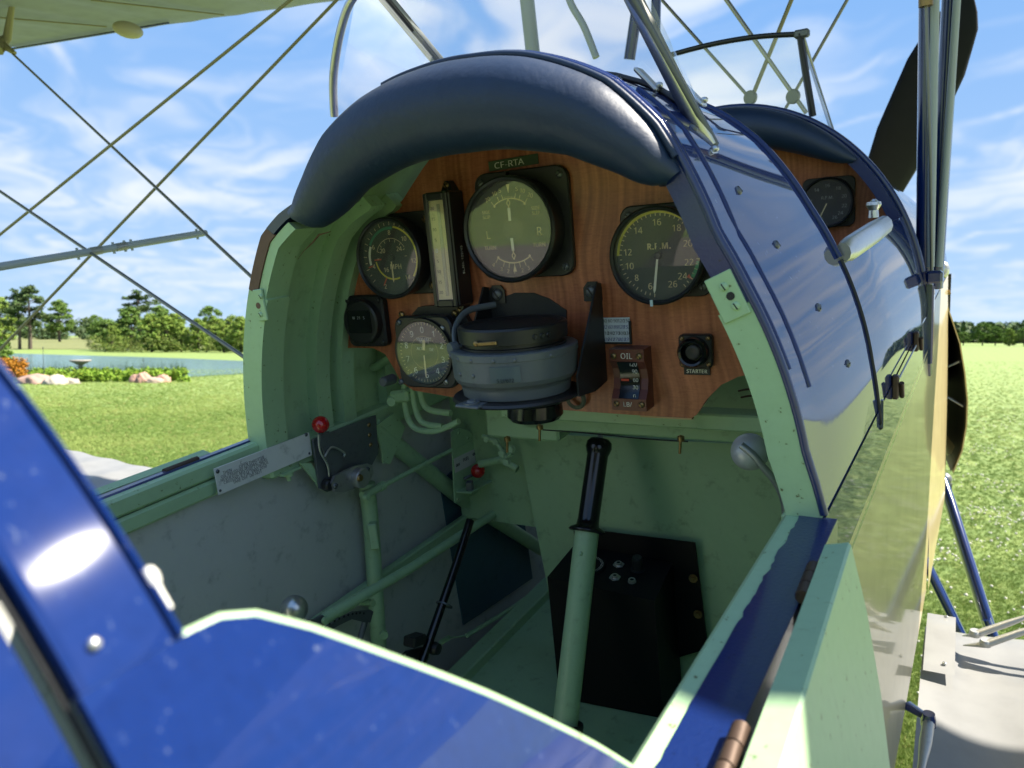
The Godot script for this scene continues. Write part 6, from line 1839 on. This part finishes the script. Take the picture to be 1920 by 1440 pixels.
func grass_field(called: String, label: String, cols: Vector2, dist: Vector2, count: int, h: float, sd: int, flowers := false) -> void:
	var r := RandomNumberGenerator.new()
	r.seed = sd
	var s := mb()
	s.set_smooth_group(-1)
	if flowers:
		ball(s, Vector3(0, 1.0, 0), Vector3(0.35, 0.3, 0.35), 6)
		tri(s, Vector3(-0.03, 0, 0), Vector3(0, 1, 0), Vector3(0.03, 0, 0))
	else:
		for k in 9:
			var a := k * 2.4
			var o := Vector3(cos(a), 0, sin(a)) * (0.15 + 0.05 * k)
			var lean := Vector3(cos(a * 1.7), 0, sin(a * 1.7)) * (0.2 + 0.04 * k)
			var w := Vector3(-sin(a * 1.3), 0, cos(a * 1.3)) * 0.035
			var hh := 0.7 + 0.3 * sin(k * 2.1)
			tri(s, o - w, o + lean * 0.5 + Vector3(0, hh * 0.6, 0) + w, o + w)
			tri(s, o - w, o + lean + Vector3(0, hh, 0), o + lean * 0.5 + Vector3(0, hh * 0.6, 0) + w)
	s.generate_normals()
	var mm := MultiMesh.new()
	mm.transform_format = MultiMesh.TRANSFORM_3D
	mm.use_colors = true
	mm.mesh = s.commit()
	mm.instance_count = count
	var patch := noise(FastNoiseLite.TYPE_SIMPLEX_SMOOTH, 0.35, 3, sd)
	for i in count:
		var t := r.randf()
		var d := 1.0 / lerpf(1.0 / dist.x, 1.0 / dist.y, pow(t, 0.8))
		var p := away(r.randf_range(cols.x, cols.y), d)
		if flowers:
			for k in 6:
				if patch.get_noise_2d(p.x, p.z) > 0.12: break
				p = away(r.randf_range(cols.x, cols.y), d)
		var grow := clampf(d / 9.0, 0.8, 2.0)
		var sz := h * r.randf_range(0.6, 1.25) * (1.0 if flowers else grow)
		mm.set_instance_transform(i, Transform3D(Basis(Vector3.UP, r.randf() * TAU).scaled(Vector3(sz, sz * (1.0 if flowers else 0.75 / sqrt(grow)), sz)), p))
		var g := patch.get_noise_2d(p.x * 0.6, p.z * 0.6)
		var c := Color(0.14, 0.21, 0.052).lerp(Color(0.215, 0.275, 0.08), clampf(0.5 + g * 1.3 + r.randfn() * 0.2, 0, 1))
		if r.randf() < 0.035: c = Color(0.32, 0.27, 0.12)
		if flowers: c = Color(0.62, 0.60, 0.52) * r.randf_range(0.7, 1.0)
		mm.set_instance_color(i, c)
	var o := MultiMeshInstance3D.new()
	o.name = numbered(called)
	o.multimesh = mm
	o.material_override = mat(Color(1, 1, 1), 0.7, {"spec": 0.25, "vc": true, "back": Color(0.08, 0.12, 0.015)})
	add_child(o)
	tag(o, label, "flowers" if flowers else "grass", "", "stuff")
func build_field() -> void:
	var S := FastNoiseLite.TYPE_SIMPLEX_SMOOTH
	var gt := ntex(noise(S, 0.012, 6, 61, 0.6), [[0.0, Color(0.45, 0.55, 0.42)], [0.4, Color(0.78, 0.84, 0.72)], [0.62, Color(1.0, 0.98, 0.85)], [1.0, Color(1.0, 0.9, 0.8)]], 1024)
	var gb := ntex(noise(S, 0.09, 4, 62))
	var lawn := mat(Color(0.175, 0.24, 0.065), 0.75, {"tex": gt, "bump": gb, "bump_cm": 0.8, "scale": 0.21, "world": true})
	var s := mb()
	var g := PlaneMesh.new()
	g.size = Vector2(3000, 3000)
	single("ground", "mown green lawn reaching to the trees", "", g, lawn, false, "", "structure").position = Vector3(0, -0.012, 0)
	# far meadow behind the pond, browner
	var dry := mat(Color(0.15, 0.16, 0.055), 0.8, {"tex": gt, "scale": 0.05, "world": true})
	s = mb(); s.set_smooth_group(-1)
	var fa := [ground(-600, 654), ground(470, 655), ground(900, 656), away(900, 700), away(-600, 700)]
	for i in 3: tri(s, fa[0], fa[i + 1], fa[i + 2])
	single("meadow", "", "", s, dry, false, "", "structure").position.y = 0.02
	# pond
	s = mb(); s.set_smooth_group(-1)
	var near := [[-500, 712], [0, 711], [120, 712], [250, 711], [340, 708], [400, 704], [470, 700], [620, 694]]
	var far := [[-500, 656], [0, 662], [120, 665.5], [250, 669], [340, 672], [400, 674.5], [470, 677.5], [620, 684]]
	for i in 7:
		quad(s, ground(far[i][0], far[i][1]), ground(far[i + 1][0], far[i + 1][1]), ground(near[i + 1][0], near[i + 1][1]), ground(near[i][0], near[i][1]))
	var rip := ntex(noise(S, 0.03, 4, 63))
	single("pond", "", "", s, mat(Color(0.11, 0.19, 0.185), 0.12, {"bump": rip, "bump_cm": 3.0, "scale": 0.5, "world": true}), false, "", "structure").position.y = 0.008
	# gravel strip behind the aircraft, which the dial glasses mirror
	s = mb(); s.set_smooth_group(-1)
	quad(s, Vector3(-12, 0.004, 5.2), Vector3(18, 0.004, 2.9), Vector3(18, 0.004, 6.4), Vector3(-12, 0.004, 8.7))
	var gv := ntex(noise(FastNoiseLite.TYPE_CELLULAR, 0.05, 4, 64), [[0.0, 0.6], [1.0, 1.0]])
	single("gravel_path", "", "", s, mat(Color(0.22, 0.19, 0.165), 0.9, {"tex": gv, "scale": 1.0, "world": true}), false, "", "structure")
	# lawn
	grass_field("grass", "short mown grass on the lawn beyond the left wing", Vector2(-350, 620), Vector2(8.0, 42.0), 110000, 0.042, 71)
	grass_field("grass", "short mown grass right of the fuselage", Vector2(1560, 2350), Vector2(2.6, 60.0), 110000, 0.036, 72)
	grass_field("clover_flowers", "white clover flowers scattered in the grass right of the nose", Vector2(1600, 2300), Vector2(4.0, 22.0), 1500, 0.03, 73, true)
	# trees
	var leafm := mat(Color(1, 1, 1), 0.7, {"spec": 0.2, "vc": true, "back": Color(0.12, 0.18, 0.03)})
	var bark := mat(Color(0.075, 0.058, 0.045), 0.85)
	var kinds := {"pine": [tree_parts("pine", 5), tree_parts("pine", 6)], "round": [tree_parts("round", 7), tree_parts("round", 8)], "willow": [tree_parts("willow", 9), tree_parts("willow", 10)], "tall": [tree_parts("tall", 11), tree_parts("tall", 12)]}
	# [column of the trunk, row of its foot, row of its top, kind, variant, width, label]
	var list := [
		[37, 655, 560, "pine", 0, 1.0, "smaller of two dark pines standing together across the pond"],
		[57, 655, 550, "pine", 1, 1.15, "taller of two dark pines standing together across the pond"],
		[3, 652, 568, "willow", 0, 1.0, "pale green tree at the edge of the meadow beside the two pines"],
		[112, 641, 571, "tall", 0, 1.2, "solitary feathery tree behind the meadow, right of the pines"],
		[180, 640, 594, "round", 1, 1.0, "dark rounded tree standing behind the meadow"],
		[200, 657, 600, "round", 0, 1.5, "bright green bushy tree at the left end of the tree belt"],
		[262, 648, 557, "pine", 0, 1.5, "big dark evergreen rising above the tree belt"],
		[247, 658, 580, "tall", 1, 1.3, "leafy tree below the big evergreen"],
		[285, 660, 590, "willow", 1, 1.3, "light green tree in the belt beside the pond"],
		[312, 660, 594, "willow", 0, 1.3, "light green tree in the belt beside the pond"],
		[225, 657, 606, "willow", 1, 1.4, "light green tree in the belt beside the pond"],
		[340, 660, 604, "willow", 1, 1.3, "light green tree in the belt beside the pond"],
		[372, 660, 598, "willow", 0, 1.2, "light green tree in the belt beside the pond"],
		[395, 655, 576, "round", 1, 0.95, "rounded dark tree standing above the pale belt trees"],
		[420, 661, 602, "willow", 1, 1.2, "light green tree in the belt beside the pond"],
		[452, 661, 594, "willow", 0, 1.2, "light green tree in the belt beside the pond"],
		[212, 659, 612, "willow", 0, 1.3, "light green tree in the belt beside the pond"],
		[300, 656, 578, "tall", 0, 1.3, "tall thin tree rising from the middle of the belt"],
		[330, 656, 590, "willow", 0, 1.4, "light green tree in the belt beside the pond"],
		[405, 657, 596, "willow", 1, 1.4, "light green tree in the belt beside the pond"],
		[437, 657, 592, "willow", 1, 1.3, "light green tree in the belt beside the pond"],
		[490, 661, 600, "willow", 1, 1.3, "light green tree in the belt beside the pond"],
		[1806, 648, 622, "round", 0, 1.4, "low tree at the edge of the right field"],
		[1842, 648, 606, "round", 1, 1.1, "tallest rounded tree beyond the right field"],
		[1866, 648, 613, "round", 0, 1.1, "second rounded tree beyond the right field"],
		[1893, 649, 617, "willow", 1, 1.4, "paler tree of the hedge beyond the right field"],
		[1920, 649, 616, "round", 1, 1.4, "dark tree of the hedge beyond the right field"],
		[1950, 649, 614, "willow", 0, 1.4, "paler tree of the hedge beyond the right field"],
		[1780, 648, 620, "willow", 0, 1.4, "paler tree of the hedge beyond the right field"]]
	for q in list:
		var p := ground(q[0], q[1])
		var top := (AC * cam_c)
		var d := p.distance_to(Vector3(top.x, 0, top.z))
		var hgt: float = 1.75 + d * (628.0 - q[2]) / FPX
		var t := thing("tree" if q[3] != "pine" else "pine_tree", q[6], "tree", p, "trees round the field", false)
		t.scale = Vector3(hgt * q[5], hgt, hgt * q[5])
		t.rotation.y = q[0] * 0.7
		origin.erase(t)
		var k = kinds[q[3]][q[4]]
		part(t, "trunk", k[1], bark)
		part(t, "crown", k[0], leafm)
	# distant woods as one mass
	var cl := []
	var r := RandomNumberGenerator.new()
	r.seed = 33
	for i in 420:
		var px := r.randf_range(-500, 640)
		var d := r.randf_range(330, 420)
		cl.append([away(px, d, r.randf_range(0.5, 7.5) * (0.75 + 0.25 * sin(px * 0.05))), r.randf_range(2.0, 3.5)])
	for i in 260:
		cl.append([away(r.randf_range(1700, 2300), r.randf_range(190, 240), r.randf_range(0.3, 3.6)), r.randf_range(1.2, 2.2)])
	single("distant_woods", "low dark band of woods along the far horizon", "woods", leaf_mesh(cl, 60, 0.8, 34, Color(0.068, 0.102, 0.047)), leafm, false, "", "stuff")
	# undergrowth along the tree belt
	cl = []
	for i in 300:
		var p := ground(r.randf_range(165, 520), r.randf_range(656, 661))
		cl.append([p + Vector3(0, r.randf_range(0.2, 1.5), 0), r.randf_range(0.35, 0.7)])
	single("undergrowth", "tangled low bushes under the pale belt trees", "bushes", leaf_mesh(cl, 50, 0.09, 35, Color(0.123, 0.162, 0.042)), leafm, false, "", "stuff")
	# bank plants, rocks, bird bath, stakes
	cl = []
	for i in 260:
		var px := r.randf_range(60, 350)
		var p := ground(px, r.randf_range(706, 716))
		cl.append([p + Vector3(0, r.randf_range(0.05, 0.32), 0), r.randf_range(0.12, 0.24)])
	single("bank_plants", "bright green plants along the near bank of the pond", "plants", leaf_mesh(cl, 60, 0.06, 36, Color(0.153, 0.243, 0.033)), leafm, false, "", "stuff")
	var reeds := mb()
	reeds.set_smooth_group(-1)
	for i in 900:
		var p := ground(r.randf_range(50, 350), r.randf_range(704, 714))
		var hh := r.randf_range(0.3, 0.85)
		var l := Vector3(r.randfn(), 0, r.randfn()) * 0.12
		tri(reeds, p - Vector3(0.012, 0, 0), p + l + Vector3(0, hh, 0), p + Vector3(0.012, 0, 0))
	single("reeds", "thin upright reeds along the near bank of the pond", "reeds", reeds, mat(Color(0.10, 0.15, 0.035), 0.6), false, "", "stuff")
	cl = []
	for i in 70:
		var p := ground(r.randf_range(-20, 46), r.randf_range(708, 716))
		cl.append([p + Vector3(0, r.randf_range(0.1, 0.75), 0), r.randf_range(0.12, 0.24)])
	single("orange_shrub", "orange and yellow leaved shrub at the pond bank beside the pale rocks", "shrub", leaf_mesh(cl, 60, 0.05, 37, Color(0.307, 0.133, 0.020)), leafm, false)
	cl = []
	for i in 40:
		var p := ground(r.randf_range(-10, 24), r.randf_range(700, 705))
		cl.append([p + Vector3(0, r.randf_range(0.4, 1.5), 0), r.randf_range(0.12, 0.26)])
	single("bank_shrub", "slender green shrub behind the orange shrub", "shrub", leaf_mesh(cl, 45, 0.06, 38, Color(0.090, 0.153, 0.027)), leafm, false)
	var rocktex := ntex(noise(S, 0.02, 5, 65, 0.6), [[0.0, 0.55], [0.5, 0.85], [1.0, 1.0]])
	for q in [[72, 718, 36, 13, Color(0.36, 0.24, 0.19), "flat pinkish brown boulder beside the white one"], [104, 720, 22, 14, Color(0.42, 0.38, 0.32), "white boulder between two flatter ones"], [130, 719, 18, 9, Color(0.30, 0.27, 0.23), "low grey stone at the end of the boulder row"], [268, 717, 16, 17, Color(0.42, 0.25, 0.19), "tall rounded pink boulder at the bank"], [253, 717, 11, 12, Color(0.36, 0.22, 0.17), "small pink boulder against the tall rounded one"], [289, 717, 18, 9, Color(0.34, 0.27, 0.21), "low tan stone between two pink boulders"], [306, 716, 14, 12, Color(0.42, 0.25, 0.19), "rounded pink boulder at the end of its row"]]:
		var p := ground(q[0], q[1])
		var d := p.distance_to(AC * cam_c) / FPX
		var rn := noise(S, 1.6, 3, int(q[0]))
		s = mb()
		var rows := []
		for i in 13:
			var row := PackedVector3Array()
			for k in 22:
				var t := PI * i / 12.0
				var a := -TAU * k / 22.0
				var u := Vector3(sin(t) * cos(a), cos(t), sin(t) * sin(a))
				row.append(p + u * (1.0 + 0.35 * rn.get_noise_3dv(u * 1.2 + p)) * Vector3(q[2] * d, q[3] * d, q[2] * d * 0.8))
			rows.append(row)
		grid(s, rows, 1, true)
		single("boulder", q[5], "boulder", s, mat(q[4], 0.85, {"tex": rocktex, "scale": 1.5, "world": true}), false, "boulders on the pond bank")
	var bp := ground(152, 708)
	var k := bp.distance_to(AC * cam_c) / FPX
	var bb := thing("bird_bath", "grey stone pedestal bird bath at the edge of the pond", "bird bath", bp, "", false)
	var stone := mat(Color(0.30, 0.28, 0.24), 0.85, {"tex": rocktex, "scale": 3.0})
	s = mb(); lathe(s, bp, Vector3.UP, [Vector2(0.0001, 0.0), Vector2(7 * k, 0.0), Vector2(7 * k, 2 * k), Vector2(4 * k, 4 * k), Vector2(3 * k, 12 * k), Vector2(4.5 * k, 17 * k), Vector2(3.5 * k, 20 * k)], 20); part(bb, "pedestal", s, stone)
	s = mb(); lathe(s, bp, Vector3.UP, [Vector2(3 * k, 20 * k), Vector2(10 * k, 24 * k), Vector2(16 * k, 27 * k), Vector2(16 * k, 29 * k), Vector2(14 * k, 28 * k), Vector2(0.001, 25 * k)], 28, false); part(bb, "bowl", s, stone)
	for q in [[83, 713, 661, "thin dark stake standing among the bank plants left of the bird bath"], [270, 712, 678, "thin green stake standing behind the pink boulders"]]:
		var p := ground(q[0], q[1])
		var h: float = p.distance_to(AC * cam_c) * (q[1] - q[2]) / FPX
		s = mb(); tube(s, [p, p + Vector3(0, h, 0)], 0.012, 6); ball(s, p + Vector3(0, h, 0), Vector3(0.025, 0.04, 0.025), 8); single("garden_stake", q[3], "stake", s, mat(Color(0.05, 0.07, 0.06), 0.7), false, "garden stakes")
func build_wheels() -> void:
	for sd in [-1, 1]:
		var s := mb()
		var c: Vector3 = AC.affine_inverse() * (Vector3(sd * 0.78, 0.24, (AC * Vector3(0, -1.2, -1.35)).z))
		lathe(s, c, Vector3(1, 0, 0), [Vector2(0.14, -0.03), Vector2(0.17, -0.055), Vector2(0.22, -0.05), Vector2(0.24, 0.0), Vector2(0.22, 0.05), Vector2(0.17, 0.055), Vector2(0.14, 0.03)], 32, false)
		var w := part(plane_root, "wheel", s, M.black)
		s = mb(); lathe(s, c, Vector3(1, 0, 0), [Vector2(0.0001, -0.05), Vector2(0.14, -0.028), Vector2(0.14, 0.028), Vector2(0.0001, 0.05)], 24); part(w, "hub_disc", s, M.cream)
		s = mb(); tube(s, [c, Vector3(sd * 0.25, -0.58, -1.45)], 0.022, 10, 0.6); part(plane_root, "undercarriage_leg", s, M.blue_strut)
		if sd > 0:
			s = mb(); tube(s, [c, pz(1850, 1160, -1.41)], 0.018, 10, 0.6); part(plane_root, "undercarriage_strut", s, M.blue_strut)
func _ready() -> void:
	rng.seed = 7
	setup()
	make_materials()
	print("materials ", Time.get_ticks_msec())
	plane_root = thing("biplane", "blue and cream open-cockpit biplane with green painted cockpit interior standing on the lawn", "biplane", AC.affine_inverse() * Vector3(0, 0, 0))
	build_fuselage()
	build_interior()
	build_screens()
	build_wings()
	build_wheels()
	print("airframe ", Time.get_ticks_msec())
	build_panel()
	build_gauges()
	build_compass()
	build_controls()
	print("cockpit ", Time.get_ticks_msec())
	build_field()
	print("field ", Time.get_ticks_msec())
